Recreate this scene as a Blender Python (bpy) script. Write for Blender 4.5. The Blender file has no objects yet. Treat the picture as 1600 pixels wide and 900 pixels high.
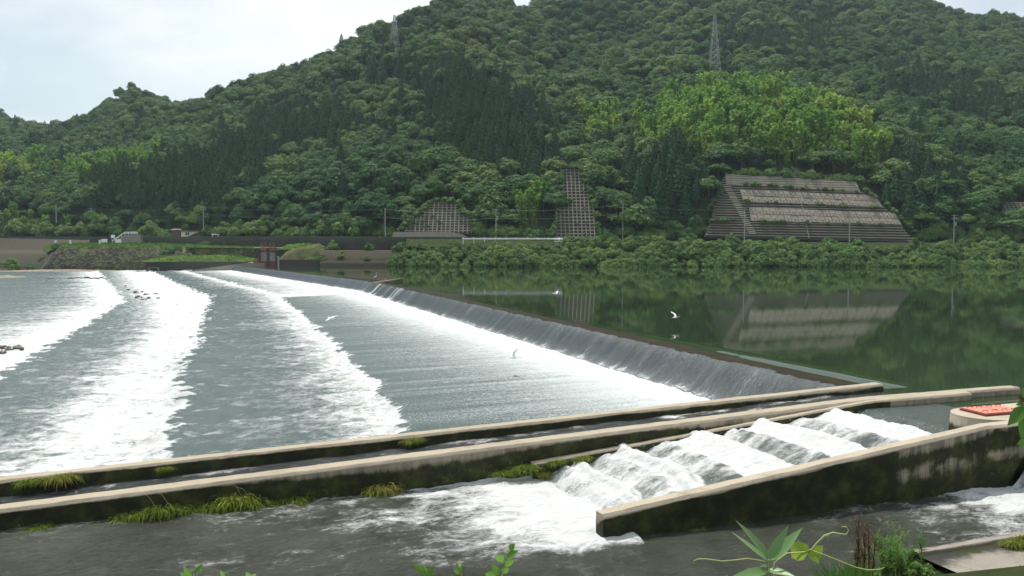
import bpy, math, random
import numpy as np
from mathutils import Vector

random.seed(7)
RNG = np.random.default_rng(11)
sc = bpy.context.scene
COL = sc.collection
R = math.radians

# ------------------------------------------------------------------ camera
H = 5.0
F = 1250.0                       # focal length in pixels of the 1600 px wide photograph
PITCH = math.atan(60 / F)
cam_d = bpy.data.cameras.new('camera')
cam = bpy.data.objects.new('camera', cam_d)
COL.objects.link(cam)
cam.location = (0, 0, H)
cam.rotation_euler = (math.pi / 2 - PITCH, 0, 0)
cam_d.sensor_width = 36
cam_d.lens = 36 * F / 1600
cam_d.clip_start = 0.1
cam_d.clip_end = 6000
sc.camera = cam
CP, SP = math.cos(PITCH), math.sin(PITCH)


def ray(px, py):
    u, v = (px - 800) / F, -(py - 450) / F
    return np.array([u, CP + v * SP, -SP + v * CP])


def at_z(px, py, z):
    d = ray(px, py)
    t = (z - H) / d[2]
    return np.array([d[0] * t, d[1] * t, z])


def at_y(px, py, Y):
    d = ray(px, py)
    t = Y / d[1]
    return np.array([d[0] * t, Y, H + d[2] * t])


def project(X, Y, Z):
    dz = Z - H
    depth = Y * CP - dz * SP
    up = Y * SP + dz * CP
    return 800 + F * X / depth, 450 - F * up / depth


# local frame of the fishway: u upstream along the walls, c across towards the far bank
T0 = np.array([1.91, 16.6])
E = np.array([0.942, 0.3357])
N = np.array([-0.3357, 0.942])
ANG = math.atan2(E[1], E[0])


def L(u, c, z):
    u, c = np.asarray(u, float), np.asarray(c, float)
    z = np.broadcast_to(np.asarray(z, float), np.broadcast(u, c).shape)
    return np.stack([T0[0] + u * E[0] + c * N[0], T0[1] + u * E[1] + c * N[1], z], -1)


# ------------------------------------------------------------------ numeric noise
def _hash(ix, iy, seed):
    n = (ix.astype(np.int64) * 374761393 + iy.astype(np.int64) * 668265263 + seed * 974711) & 0x7fffffff
    n = ((n ^ (n >> 13)) * 1274126177) & 0x7fffffff
    return ((n ^ (n >> 16)) & 0xffff) / 65535.0


def vnoise(x, y, seed=0):
    x, y = np.broadcast_arrays(np.asarray(x, float), np.asarray(y, float))
    ix, iy = np.floor(x), np.floor(y)
    fx, fy = x - ix, y - iy
    fx = fx * fx * fx * (fx * (fx * 6 - 15) + 10)
    fy = fy * fy * fy * (fy * (fy * 6 - 15) + 10)
    ix, iy = ix.astype(np.int64), iy.astype(np.int64)
    a, b = _hash(ix, iy, seed), _hash(ix + 1, iy, seed)
    c, d = _hash(ix, iy + 1, seed), _hash(ix + 1, iy + 1, seed)
    return ((a * (1 - fx) + b * fx) * (1 - fy) + (c * (1 - fx) + d * fx) * fy) * 2 - 1


def fbm(x, y, seed=0, oct=4, gain=0.5):
    s, a, t = 0, 1, 0
    ca, sa = math.cos(0.6), math.sin(0.6)
    for o in range(oct):
        s = s + a * vnoise(x, y, seed + o * 17)
        t += a
        a *= gain
        x, y = (x * ca - y * sa) * 2.03 + 3.1, (x * sa + y * ca) * 2.03 + 7.7
    return s / t


def sstep(a, b, x):
    t = np.clip((x - a) / (b - a), 0, 1)
    return t * t * (3 - 2 * t)


# ------------------------------------------------------------------ mesh helpers
def np_mesh(name, verts, faces, mats, smooth=True, attrs=None, fmat=None):
    """verts (n,3); faces: (m,k) array or list of tuples."""
    me = bpy.data.meshes.new(name)
    verts = np.asarray(verts, np.float32)
    if isinstance(faces, np.ndarray):
        m, k = faces.shape
        me.vertices.add(len(verts))
        me.vertices.foreach_set('co', verts.ravel())
        me.loops.add(m * k)
        me.loops.foreach_set('vertex_index', faces.astype(np.int32).ravel())
        me.polygons.add(m)
        me.polygons.foreach_set('loop_start', np.arange(0, m * k, k, dtype=np.int32))
        me.update(calc_edges=True)
    else:
        me.from_pydata(verts.tolist(), [], [tuple(int(i) for i in f) for f in faces])
    nm = len(me.polygons)
    for mt in (mats if isinstance(mats, (list, tuple)) else [mats]):
        me.materials.append(mt)
    if fmat is not None:
        me.polygons.foreach_set('material_index', np.asarray(fmat, np.int32))
    if smooth:
        me.polygons.foreach_set('use_smooth', np.ones(nm, bool))
    for k, v in (attrs or {}).items():
        at = me.attributes.new(k, 'FLOAT', 'POINT')
        at.data.foreach_set('value', np.asarray(v, np.float32).ravel())
    me.update()
    return me


def grid_faces(nu, nv):
    i = np.arange(nu - 1)[:, None] * nv + np.arange(nv - 1)[None, :]
    return np.stack([i, i + nv, i + nv + 1, i + 1], -1).reshape(-1, 4)


def link(name, me, parent=None, loc=None, rotz=0):
    o = bpy.data.objects.new(name, me)
    COL.objects.link(o)
    if parent is not None:
        o.parent = parent
    if loc is not None:
        o.location = [float(v) for v in loc]
    if rotz:
        o.rotation_euler = (0, 0, rotz)
    return o


def tag(o, label, cat, group=None):
    o['label'] = label
    o['category'] = cat
    if group:
        o['group'] = group
    return o


def thing(name, label, cat, loc=(0, 0, 0), group=None, rotz=0):
    return tag(link(name, None, None, loc, rotz), label, cat, group)


def struct(name, me, kind='structure'):
    o = link(name, me)
    o['kind'] = kind
    return o


class MB:
    """collects boxes, tubes and sheets into one mesh"""

    def __init__(s):
        s.v, s.f, s.m = [], [], []
        s.cur = 0

    def add(s, verts, faces):
        b = len(s.v)
        s.v.extend([tuple(float(c) for c in v) for v in verts])
        for f in faces:
            s.f.append(tuple(int(i) + b for i in f))
            s.m.append(s.cur)
        return s

    def frame_box(s, o, ax, ay, az):
        """box from corner o with edge vectors"""
        o, ax, ay, az = [np.asarray(k, float) for k in (o, ax, ay, az)]
        vs = [o, o + ax, o + ax + ay, o + ay, o + az, o + ax + az, o + ax + ay + az, o + ay + az]
        fs = [(0, 3, 2, 1), (4, 5, 6, 7), (0, 1, 5, 4), (1, 2, 6, 5), (2, 3, 7, 6), (3, 0, 4, 7)]
        return s.add(vs, fs)

    def box(s, x0, x1, y0, y1, z0, z1):
        return s.frame_box((x0, y0, z0), (x1 - x0, 0, 0), (0, y1 - y0, 0), (0, 0, z1 - z0))

    def tube(s, pts, rad, n=6, cap=True):
        pts = [np.asarray(p, float) for p in pts]
        if not hasattr(rad, '__len__'):
            rad = [rad] * len(pts)
        vs, k = [], len(pts)
        prev = None
        for i, p in enumerate(pts):
            t = pts[min(i + 1, k - 1)] - pts[max(i - 1, 0)]
            t = t / (np.linalg.norm(t) + 1e-9)
            if prev is None:
                a = np.array([0, 0, 1.0]) if abs(t[2]) < .9 else np.array([1.0, 0, 0])
            else:
                a = prev
            x = a - t * a.dot(t)
            x /= np.linalg.norm(x) + 1e-9
            prev = x
            y = np.cross(t, x)
            for j in range(n):
                th = 2 * math.pi * j / n
                vs.append(p + rad[i] * (math.cos(th) * x + math.sin(th) * y))
        fs = [(i * n + j, i * n + (j + 1) % n, (i + 1) * n + (j + 1) % n, (i + 1) * n + j)
              for i in range(k - 1) for j in range(n)]
        if cap:
            fs.append(tuple(range(n - 1, -1, -1)))
            fs.append(tuple((k - 1) * n + j for j in range(n)))
        return s.add(vs, fs)

    def leaf(s, base, tip, up, width, fold=0.15, seg=5, bend=0.0, shape=0.45):
        """a pointed blade folded along its midrib"""
        base, tip, up = [np.asarray(k, float) for k in (base, tip, up)]
        d = tip - base
        ln = np.linalg.norm(d)
        t = d / ln
        side = np.cross(t, up)
        side /= np.linalg.norm(side) + 1e-9
        nn = np.cross(side, t)
        vs = []
        for i in range(seg + 1):
            q = i / seg
            w = width * (math.sin(math.pi * min(1, q ** shape if q > 0 else 0) * 1.0) if 0 < q < 1 else 0.02)
            c = base + d * q + nn * (-bend * ln * q * q)
            vs += [c + side * w * .5 + nn * fold * w, c, c - side * w * .5 + nn * fold * w]
        fs = []
        for i in range(seg):
            a = i * 3
            fs += [(a, a + 3, a + 4, a + 1), (a + 1, a + 4, a + 5, a + 2)]
        return s.add(vs, fs)

    def mesh(s, name, mats, smooth=False):
        return np_mesh(name, s.v, s.f, mats, smooth, fmat=s.m)

    def build(s, name, mats, parent=None, smooth=False):
        return link(name, s.mesh(name, mats, smooth), parent)


def prism(mb, poly_top, z0):
    """vertical prism under a list of 3D top points down to z0"""
    n = len(poly_top)
    vs = [tuple(p) for p in poly_top] + [(p[0], p[1], z0) for p in poly_top]
    fs = [tuple(range(n))] + [(i, i + n, (i + 1) % n + n, (i + 1) % n) for i in range(n)]
    fs = [tuple(reversed(f)) for f in fs]
    a = sum(poly_top[i][0] * poly_top[(i + 1) % n][1] - poly_top[(i + 1) % n][0] * poly_top[i][1] for i in range(n))
    if a > 0:
        fs = [tuple(reversed(f)) for f in fs]
    mb.add(vs, fs)
    return mb


# ------------------------------------------------------------------ materials
def new_mat(name):
    m = bpy.data.materials.new(name)
    m.use_nodes = True
    nt = m.node_tree
    b = nt.nodes['Principled BSDF']
    return m, nt, b


def nd(nt, typ, **kw):
    n = nt.nodes.new(typ)
    for k, v in kw.items():
        if k.startswith('i_'):
            n.inputs[k[2:].replace('_', ' ')].default_value = v
        else:
            setattr(n, k, v)
    return n


def ramp(nt, stops, interp='LINEAR'):
    r = nt.nodes.new('ShaderNodeValToRGB')
    r.color_ramp.interpolation = interp
    el = r.color_ramp.elements
    while len(el) < len(stops):
        el.new(0.5)
    for e, (p, c) in zip(el, stops):
        e.position = p
        e.color = (*c, 1) if len(c) == 3 else c
    return r


def mix(nt, fac, a, b, mode='MIX'):
    m = nt.nodes.new('ShaderNodeMix')
    m.data_type = 'RGBA'
    m.blend_type = mode
    for sock, val in ((m.inputs['Factor'], fac), (m.inputs[6], a), (m.inputs[7], b)):
        if isinstance(val, bpy.types.NodeSocket):
            nt.links.new(val, sock)
        elif hasattr(val, '__len__'):
            sock.default_value = (*val, 1) if len(val) == 3 else val
        else:
            sock.default_value = val
    return m.outputs[2]


def math_n(nt, op, a, b=None, c=None, clamp=False):
    m = nt.nodes.new('ShaderNodeMath')
    m.operation = op
    m.use_clamp = clamp
    for i, v in enumerate((a, b, c)):
        if v is None:
            continue
        if isinstance(v, bpy.types.NodeSocket):
            nt.links.new(v, m.inputs[i])
        else:
            m.inputs[i].default_value = v
    return m.outputs[0]


def maprange(nt, val, a, b, c=0.0, d=1.0, smooth=True):
    m = nt.nodes.new('ShaderNodeMapRange')
    if smooth:
        m.interpolation_type = 'SMOOTHSTEP'
    nt.links.new(val, m.inputs[0])
    for i, v in enumerate((a, b, c, d)):
        if isinstance(v, bpy.types.NodeSocket):
            nt.links.new(v, m.inputs[i + 1])
        else:
            m.inputs[i + 1].default_value = v
    return m.outputs[0]


def coords(nt, scale=(1, 1, 1), rotz=0.0, kind='pos'):
    g = nt.nodes.new('ShaderNodeNewGeometry' if kind == 'pos' else 'ShaderNodeTexCoord')
    mp = nt.nodes.new('ShaderNodeMapping')
    mp.vector_type = 'POINT'
    mp.inputs['Rotation'].default_value = (0, 0, rotz)
    nt.links.new(g.outputs['Position' if kind == 'pos' else 'Object'], mp.inputs['Vector'])
    m2 = nt.nodes.new('ShaderNodeMapping')
    m2.inputs['Scale'].default_value = scale
    nt.links.new(mp.outputs[0], m2.inputs['Vector'])
    return m2.outputs[0]


def noise(nt, vec, scale, detail=6, rough=0.6, dist=0.0):
    n = nt.nodes.new('ShaderNodeTexNoise')
    n.inputs['Scale'].default_value = scale
    n.inputs['Detail'].default_value = detail
    n.inputs['Roughness'].default_value = rough
    n.inputs['Distortion'].default_value = dist
    nt.links.new(vec, n.inputs['Vector'])
    return n.outputs['Fac']


def attr(nt, name):
    a = nt.nodes.new('ShaderNodeAttribute')
    a.attribute_name = name
    return a.outputs['Fac']


def bump(nt, b, height, strength=0.3, dist=0.1, prev=None):
    n = nt.nodes.new('ShaderNodeBump')
    n.inputs['Strength'].default_value = strength
    n.inputs['Distance'].default_value = dist
    nt.links.new(height, n.inputs['Height'])
    if prev is not None:
        nt.links.new(prev, n.inputs['Normal'])
    nt.links.new(n.outputs[0], b.inputs['Normal'])
    return n.outputs[0]


def simple_mat(name, col, rough=0.7, var=0.25, scale=3.0, metallic=0.0, kind='pos', bmp=0.0):
    m, nt, b = new_mat(name)
    v = coords(nt, kind=kind)
    n = noise(nt, v, scale, 6)
    c0 = tuple(x * (1 - var) for x in col)
    c1 = tuple(min(1, x * (1 + var)) for x in col)
    r = ramp(nt, [(0.3, c0), (0.7, c1)])
    nt.links.new(n, r.inputs[0])
    nt.links.new(r.outputs[0], b.inputs['Base Color'])
    b.inputs['Roughness'].default_value = rough
    b.inputs['Metallic'].default_value = metallic
    if bmp:
        bump(nt, b, n, bmp, 0.05)
    return m


def foliage_mat(name, stops, trans=0.3, rough=0.65, island=0.3, spec=0.1, patch=False):
    """leaf colour by plant (object random) and by leaf clump (island random)"""
    m, nt, b = new_mat(name)
    oi = nt.nodes.new('ShaderNodeObjectInfo')
    r = ramp(nt, stops)
    if patch:
        pn_ = nt.nodes.new('ShaderNodeTexNoise')
        pn_.inputs['Scale'].default_value = .017
        pn_.inputs['Detail'].default_value = 3
        nt.links.new(oi.outputs['Location'], pn_.inputs['Vector'])
        pv_ = maprange(nt, pn_.outputs['Fac'], .3, .7, 0, 1, False)
        nt.links.new(math_n(nt, 'ADD', math_n(nt, 'MULTIPLY', oi.outputs['Random'], .42), math_n(nt, 'MULTIPLY', pv_, .58)), r.inputs[0])
    else:
        nt.links.new(oi.outputs['Random'], r.inputs[0])
    ge = nt.nodes.new('ShaderNodeNewGeometry')
    k = maprange(nt, ge.outputs['Random Per Island'], 0, 1, 1 - island, 1 + island, False)
    hs = nt.nodes.new('ShaderNodeHueSaturation')
    nt.links.new(r.outputs[0], hs.inputs['Color'])
    nt.links.new(k, hs.inputs['Value'])
    nt.links.new(hs.outputs[0], b.inputs['Base Color'])
    b.inputs['Roughness'].default_value = rough
    b.inputs['Specular IOR Level'].default_value = spec
    tr = nt.nodes.new('ShaderNodeBsdfTranslucent')
    nt.links.new(hs.outputs[0], tr.inputs['Color'])
    ms = nt.nodes.new('ShaderNodeMixShader')
    ms.inputs[0].default_value = trans
    nt.links.new(b.outputs[0], ms.inputs[1])
    nt.links.new(tr.outputs[0], ms.inputs[2])
    nt.links.new(ms.outputs[0], nt.nodes['Material Output'].inputs['Surface'])
    return m


M = {}
M['broad'] = foliage_mat('broadleaf_foliage', [(0, (.030, .082, .032)), (.25, (.046, .112, .038)), (.5, (.074, .150, .044)),
                                                (.72, (.115, .195, .054)), (.9, (.155, .215, .066)), (1, (.15, .16, .075))], patch=True)  # patches mix species tones with sunlit warmth painted into the leaves
M['cedar'] = foliage_mat('cedar_foliage', [(0, (.018, .058, .026)), (.6, (.028, .078, .032)), (1, (.044, .10, .038))], 0.15, island=.25, patch=True)
M['bamboo'] = foliage_mat('bamboo_foliage', [(0, (.125, .255, .048)), (.5, (.185, .33, .058)), (.85, (.25, .38, .066)), (1, (.33, .41, .08))], 0.4, island=.25)
M['shrub'] = foliage_mat('shrub_foliage', [(0, (.07, .14, .04)), (.5, (.105, .195, .055)), (1, (.16, .235, .065))], 0.3)
M['grass'] = foliage_mat('grass_blades', [(0, (.06, .13, .024)), (1, (.10, .175, .034))], 0.3)
M['tuft'] = foliage_mat('wall_grass_blades', [(0, (.13, .19, .028)), (.6, (.19, .24, .036)), (1, (.25, .25, .055))], 0.3, island=.6)
M['weed'] = foliage_mat('weed_leaves', [(0, (.06, .15, .03)), (1, (.11, .22, .05))], 0.35)
M['bright'] = foliage_mat('light_green_leaf', [(0, (.12, .26, .045)), (1, (.16, .31, .06))], 0.4, island=.15)  # lighter green leaf colour
M['bladed'] = foliage_mat('bamboo_grass_leaf', [(0, (.13, .25, .08)), (1, (.17, .29, .10))], 0.35, island=.2, rough=.4, spec=.5)
M['vine'] = foliage_mat('vine_leaf', [(0, (.26, .38, .055)), (1, (.30, .42, .07))], 0.45, island=.12)
M['tendril'] = simple_mat('vine_tendril', (.33, .36, .10), .6, .15, 20)
M['dry'] = foliage_mat('dry_seed_heads', [(0, (.075, .042, .022)), (1, (.11, .06, .03))], 0.15)
M['dead'] = simple_mat('dry_straw', (.28, .22, .13), .8, .3, 8)
M['bark'] = simple_mat('bark', (.09, .065, .045), .9, .35, 2.0)
M['culm'] = simple_mat('bamboo_culm', (.16, .19, .07), .6, .3, 2.0)
M['steel'] = simple_mat('galvanised_steel', (.26, .28, .29), .6, .15, 1.0, .2)
M['pole'] = simple_mat('concrete_pole', (.30, .295, .28), .8, .12, 1.5)
M['wire'] = simple_mat('wire', (.10, .10, .105), .5, .1, 1.0)
M['white'] = simple_mat('white_paint', (.74, .75, .74), .5, .06, 2.0)
M['cream'] = simple_mat('cream_wall', (.62, .56, .43), .8, .08, .8)
M['rooftile'] = simple_mat('brown_roof', (.10, .075, .06), .7, .25, 2.0)
M['glass'] = simple_mat('dark_glass', (.03, .035, .04), .1, .1, 1.0)
M['redgate'] = simple_mat('dark_red_steel', (.14, .032, .03), .6, .3, 1.2)
M['orangegate'] = simple_mat('orange_red_steel', (.26, .07, .035), .6, .2, 1.2)
M['greygate'] = simple_mat('weathered_gate_panel', (.23, .21, .19), .8, .3, 1.5)
M['hatch'] = simple_mat('red_orange_hatch', (.55, .19, .13), .6, .12, 4.0)
M['hatchdark'] = simple_mat('dark_red_handle', (.16, .03, .025), .5, .2, 4.0)
M['feather'] = simple_mat('white_feathers', (.86, .86, .84), .8, .03, 8.0, kind='obj')
M['heron'] = simple_mat('grey_feathers', (.24, .25, .26), .8, .2, 8.0, kind='obj')
M['beak'] = simple_mat('dark_legs_and_bill', (.05, .045, .035), .5, .2, 8.0, kind='obj')
M['rock'] = simple_mat('wet_rock', (.09, .075, .065), .45, .45, 3.0, bmp=.6)
M['asphalt'] = simple_mat('asphalt', (.05, .05, .052), .9, .2, 2.0)


def soil_mat():
    m, nt, b = new_mat('forest_floor')
    n = noise(nt, coords(nt), .12, 8, .65)
    r = ramp(nt, [(.3, (.014, .022, .010)), (.55, (.026, .042, .016)), (.8, (.05, .07, .024))])
    nt.links.new(n, r.inputs[0])
    nt.links.new(r.outputs[0], b.inputs['Base Color'])
    b.inputs['Roughness'].default_value = 1
    b.inputs['Specular IOR Level'].default_value = 0.1
    return m


M['soil'] = soil_mat()


def grass_ground(name, a, b_, sc_=.7):
    m, nt, b = new_mat(name)
    n = noise(nt, coords(nt), sc_, 8, .7)
    r = ramp(nt, [(.3, a), (.7, b_)])
    nt.links.new(n, r.inputs[0])
    nt.links.new(r.outputs[0], b.inputs['Base Color'])
    b.inputs['Roughness'].default_value = .95
    b.inputs['Specular IOR Level'].default_value = 0.1
    bump(nt, b, noise(nt, coords(nt), 6, 6, .7), .8, .3)
    return m


M['lawn'] = grass_ground('short_grass', (.05, .105, .02), (.095, .15, .032))
M['mound'] = grass_ground('dry_mound', (.055, .075, .025), (.15, .14, .07), .5)
M['bank'] = grass_ground('bank_soil', (.02, .035, .012), (.06, .075, .025))
M['gravel'] = grass_ground('gravel_bar', (.16, .14, .11), (.36, .32, .26), 1.2)


def concrete_mat(name, clean=(.33, .285, .22), dark=(.020, .021, .012), rough=.85):
    """sun-bleached concrete with wet algae where the 'stain' attribute is high and moss where 'moss' is"""
    m, nt, b = new_mat(name)
    v = coords(nt)
    big = noise(nt, v, 1.1, 8, .65)
    fine = noise(nt, v, 22, 6, .7)
    streak = noise(nt, coords(nt, (2.6, 2.6, .35)), 1.6, 6, .65)
    c = ramp(nt, [(.3, tuple(x * .5 for x in clean)), (.46, clean), (.75, tuple(min(1, x * 1.25) for x in clean))])
    nt.links.new(mix(nt, .55, big, fine), c.inputs[0])
    st = attr(nt, 'stain')
    s1 = math_n(nt, 'ADD', st, math_n(nt, 'MULTIPLY', math_n(nt, 'SUBTRACT', streak, .5), .75))
    s2 = math_n(nt, 'ADD', s1, math_n(nt, 'MULTIPLY', math_n(nt, 'SUBTRACT', fine, .5), .35))
    f = maprange(nt, s2, .30, .72)
    d = ramp(nt, [(.3, dark), (.48, tuple(x * 1.5 for x in dark)), (.58, (.045, .052, .018)), (.75, (.085, .08, .045))])
    nt.links.new(noise(nt, v, 2.2, 6, .65), d.inputs[0])
    col = mix(nt, f, c.outputs[0], d.outputs[0])
    mo = attr(nt, 'moss')
    mf = maprange(nt, math_n(nt, 'ADD', mo, math_n(nt, 'MULTIPLY', math_n(nt, 'SUBTRACT', noise(nt, v, 5, 7, .7), .5), 1.1)), .5, .68)
    mc = ramp(nt, [(.35, (.06, .075, .016)), (.65, (.13, .14, .03))])
    nt.links.new(fine, mc.inputs[0])
    col = mix(nt, mf, col, mc.outputs[0])
    nt.links.new(col, b.inputs['Base Color'])
    nt.links.new(maprange(nt, f, 0, 1, rough, .6, False), b.inputs['Roughness'])
    b.inputs['Specular IOR Level'].default_value = .12
    bump(nt, b, mix(nt, .5, fine, big), .35, .03)
    return m


M['concrete'] = concrete_mat('weathered_concrete')
M['fishconc'] = concrete_mat('fishway_concrete', (.37, .32, .25))
M['darkconc'] = concrete_mat('dark_concrete', (.060, .060, .052), (.02, .021, .018))
M['greyconc'] = concrete_mat('grey_concrete', (.24, .215, .185), (.035, .035, .03))
M['oldconc'] = concrete_mat('old_revetment_concrete', (.07, .06, .043), (.034, .032, .023))
M['cribconc'] = concrete_mat('crib_concrete', (.175, .16, .13), (.045, .042, .034))
M['slabconc'] = concrete_mat('slab_concrete', (.225, .20, .16), (.075, .068, .05))


def stone_mat():
    m, nt, b = new_mat('mossy_stone_revetment')
    v = coords(nt)
    vo = nd(nt, 'ShaderNodeTexVoronoi', feature='F1')
    vo.inputs['Scale'].default_value = 1.1
    nt.links.new(v, vo.inputs['Vector'])
    c = mix(nt, .55, noise(nt, v, .35, 6, .7), vo.outputs['Color'])
    r = ramp(nt, [(.3, (.012, .012, .009)), (.48, (.034, .028, .019)), (.62, (.055, .052, .022)), (.8, (.12, .11, .07))])
    nt.links.new(c, r.inputs[0])
    mo = noise(nt, v, .16, 7, .7)
    col = mix(nt, maprange(nt, mo, .5, .64), r.outputs[0], (.10, .115, .025))
    nt.links.new(col, b.inputs['Base Color'])
    b.inputs['Roughness'].default_value = .9
    bump(nt, b, vo.outputs['Distance'], .8, .25)
    return m


M['stone'] = stone_mat()


def water_mat(name, base, rough=.12, amp=1.0, nscale=1.6, stretch=(.45, 1.0, 1.0), bumps=((3.0, .25, .12),), foam=True,
              foamcol=(.88, .9, .9), deep=None, spec=.5, foam_rough=.65, painted_glint=False):
    m, nt, b = new_mat(name)
    v = coords(nt, stretch, -ANG)
    col = None
    if deep:
        r = ramp(nt, [(.35, base), (.7, deep)])
        nt.links.new(noise(nt, coords(nt), .4, 4, .6), r.inputs[0])
        basec = r.outputs[0]
    else:
        rgb = nt.nodes.new('ShaderNodeRGB')
        rgb.outputs[0].default_value = (*base, 1)
        basec = rgb.outputs[0]
    b.inputs['IOR'].default_value = 1.333
    b.inputs['Specular IOR Level'].default_value = spec
    prev = None
    for s_, st, di in bumps:
        prev = bump(nt, b, noise(nt, v, s_, 6, .6, .3), st, di, prev)
    if foam:
        Fa = attr(nt, 'foam')
        n1 = noise(nt, v, nscale, 9, .68, .6)
        n2 = noise(nt, v, nscale * 5.3, 6, .7, .4)
        nn = mix(nt, .35, n1, n2)
        val = math_n(nt, 'ADD', Fa, math_n(nt, 'MULTIPLY', math_n(nt, 'SUBTRACT', nn, .5), 2.4 * amp))
        f = maprange(nt, val, .22, .92)
        fr = ramp(nt, [(.2, tuple(x * .30 for x in foamcol)), (.5, tuple(x * .50 for x in foamcol)), (.85, tuple(x * .74 for x in foamcol))])
        nt.links.new(mix(nt, .45, mix(nt, .5, n1, n2), f), fr.inputs[0])
        if painted_glint:
            ga = attr(nt, 'painted_glint')
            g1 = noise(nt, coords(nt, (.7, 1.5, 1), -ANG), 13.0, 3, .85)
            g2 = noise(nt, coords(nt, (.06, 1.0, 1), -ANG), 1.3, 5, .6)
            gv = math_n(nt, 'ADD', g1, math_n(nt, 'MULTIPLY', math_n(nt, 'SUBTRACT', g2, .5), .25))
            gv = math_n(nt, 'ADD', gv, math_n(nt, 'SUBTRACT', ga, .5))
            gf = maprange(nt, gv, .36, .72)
            basec = mix(nt, gf, basec, (.62, .66, .66))  # sparkle and ripple highlights painted into the water colour
        basec = mix(nt, f, basec, fr.outputs[0])
        nt.links.new(maprange(nt, f, 0, 1, rough, foam_rough, False), b.inputs['Roughness'])
        prev = bump(nt, b, nn, .8, .22, prev)
    else:
        b.inputs['Roughness'].default_value = rough
    nt.links.new(basec, b.inputs['Base Color'])
    return m


M['river'] = water_mat('river_water', (.066, .098, .096), .22, 1.0, 1.9, (.7, 1, 1), ((.9, .35, .25), (4.0, .35, .08)), painted_glint=True)
M['fish'] = water_mat('fishway_water', (.07, .088, .082), .15, .85, 2.4, (.42, 1.0, 1.0), ((2.2, .3, .12), (9, .3, .04)))
M['pool'] = water_mat('pool_water', (.024, .026, .017), .1, 1.0, 2.2, (.55, 1, 1), ((.9, .4, .25), (3.2, .55, .14), (9.0, .45, .06)), deep=(.06, .068, .056), painted_glint=True)
M['chan'] = water_mat('channel_water', (.03, .036, .034), .12, 1.0, 2.2, (.4, 1, 1), ((1.6, .5, .2), (6.0, .5, .07)), painted_glint=True)
M['resv'] = water_mat('reservoir_water', (.022, .038, .017), .025, 1, 1, (.25, 1, 1), ((.5, .03, .05), (2.5, .03, .03)), foam=False)


def weir_mat():
    m, nt, b = new_mat('falling_water')
    v = coords(nt, (.22, 1, .22), -ANG)
    n = noise(nt, v, 5.0, 8, .72, .3)
    n2 = noise(nt, coords(nt, (.4, 1, .4), -ANG), 11, 5, .75)
    st = math_n(nt, 'ADD', math_n(nt, 'MULTIPLY', n, .5), math_n(nt, 'MULTIPLY', n2, .5))
    Fa = attr(nt, 'foam')
    f = maprange(nt, math_n(nt, 'ADD', st, Fa), .36, .86)
    r = ramp(nt, [(0, (.028, .036, .042)), (.6, (.078, .094, .10)), (1, (.62, .66, .67))])
    nt.links.new(f, r.inputs[0])
    nt.links.new(r.outputs[0], b.inputs['Base Color'])
    b.inputs['Roughness'].default_value = .3
    b.inputs['IOR'].default_value = 1.333
    bump(nt, b, st, .6, .15)
    return m


M['weirw'] = weir_mat()


def sill_mat():
    m, nt, b = new_mat('wet_algae_sill')
    n = noise(nt, coords(nt, (1, .25, 1), -ANG), 2.5, 8, .7)
    r = ramp(nt, [(.3, (.010, .009, .004)), (.55, (.022, .018, .008)), (.75, (.038, .04, .012))])
    nt.links.new(n, r.inputs[0])
    nt.links.new(r.outputs[0], b.inputs['Base Color'])
    b.inputs['Roughness'].default_value = .8
    b.inputs['Specular IOR Level'].default_value = .12
    bump(nt, b, n, .4, .05)
    return m


M['sill'] = sill_mat()

# ------------------------------------------------------------------ terrain
CTRL = {  # photo column: (ground height in the photo, distance)
    -900: [(375, 330), (300, 430), (200, 640), (150, 900)],
    -350: [(372, 318), (330, 350), (280, 430), (190, 640), (168, 760)],
    0: [(372, 314), (345, 330), (290, 400), (235, 500), (185, 690)],
    100: [(372, 305), (340, 322), (300, 390), (268, 480), (246, 570), (238, 660)],
    200: [(372, 298), (340, 312), (270, 380), (200, 490), (150, 600)],
    400: [(372, 280), (335, 296), (265, 360), (200, 440), (145, 540)],
    540: [(372, 263), (320, 284), (240, 345), (160, 420), (86, 500)],
    620: [(372, 258), (310, 280), (210, 345), (120, 405), (52, 470)],
    750: [(372, 253), (300, 276), (205, 318), (125, 375), (58, 450), (0, 540)],
    870: [(372, 251), (310, 268), (255, 300), (205, 345), (150, 420), (70, 520), (-20, 640)],
    1000: [(372, 250), (310, 268), (255, 300), (195, 348), (125, 440), (55, 540), (-30, 680)],
    1117: [(372, 250), (275, 268), (215, 300), (165, 340), (118, 425), (40, 540), (-35, 690)],
    1280: [(372, 250), (280, 268), (215, 300), (170, 340), (130, 430), (60, 540), (-12, 680)],
    1430: [(372, 250), (310, 268), (245, 310), (180, 400), (110, 500), (20, 650)],
    1600: [(372, 250), (330, 266), (265, 310), (185, 400), (120, 520), (48, 650)],
    1900: [(372, 250), (330, 266), (265, 320), (190, 430), (90, 640)],
    2600: [(375, 260), (320, 300), (240, 420), (130, 640)],
}
pts = []
for px, lst in CTRL.items():
    for py, Y in lst:
        pts.append(at_y(px, py, Y))
    p = at_y(px, lst[-1][0], lst[-1][1])
    for k in (1, 2):
        q = p.copy()
        q[1] += 170 * k
        q[0] *= q[1] / p[1]
        q[2] -= 48 * k
        pts.append(q)
pts = np.array(pts)


def rbf_fit(P, smooth=1.5):
    d = np.linalg.norm(P[:, None, :2] - P[None, :, :2], axis=-1)
    n = len(P)
    A = np.zeros((n + 3, n + 3))
    A[:n, :n] = -d + np.eye(n) * smooth
    A[:n, n] = 1
    A[:n, n + 1:] = P[:, :2] / 100
    A[n:, :n] = A[:n, n:].T
    b = np.zeros(n + 3)
    b[:n] = P[:, 2]
    return np.linalg.solve(A, b)


W = rbf_fit(pts)


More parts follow.
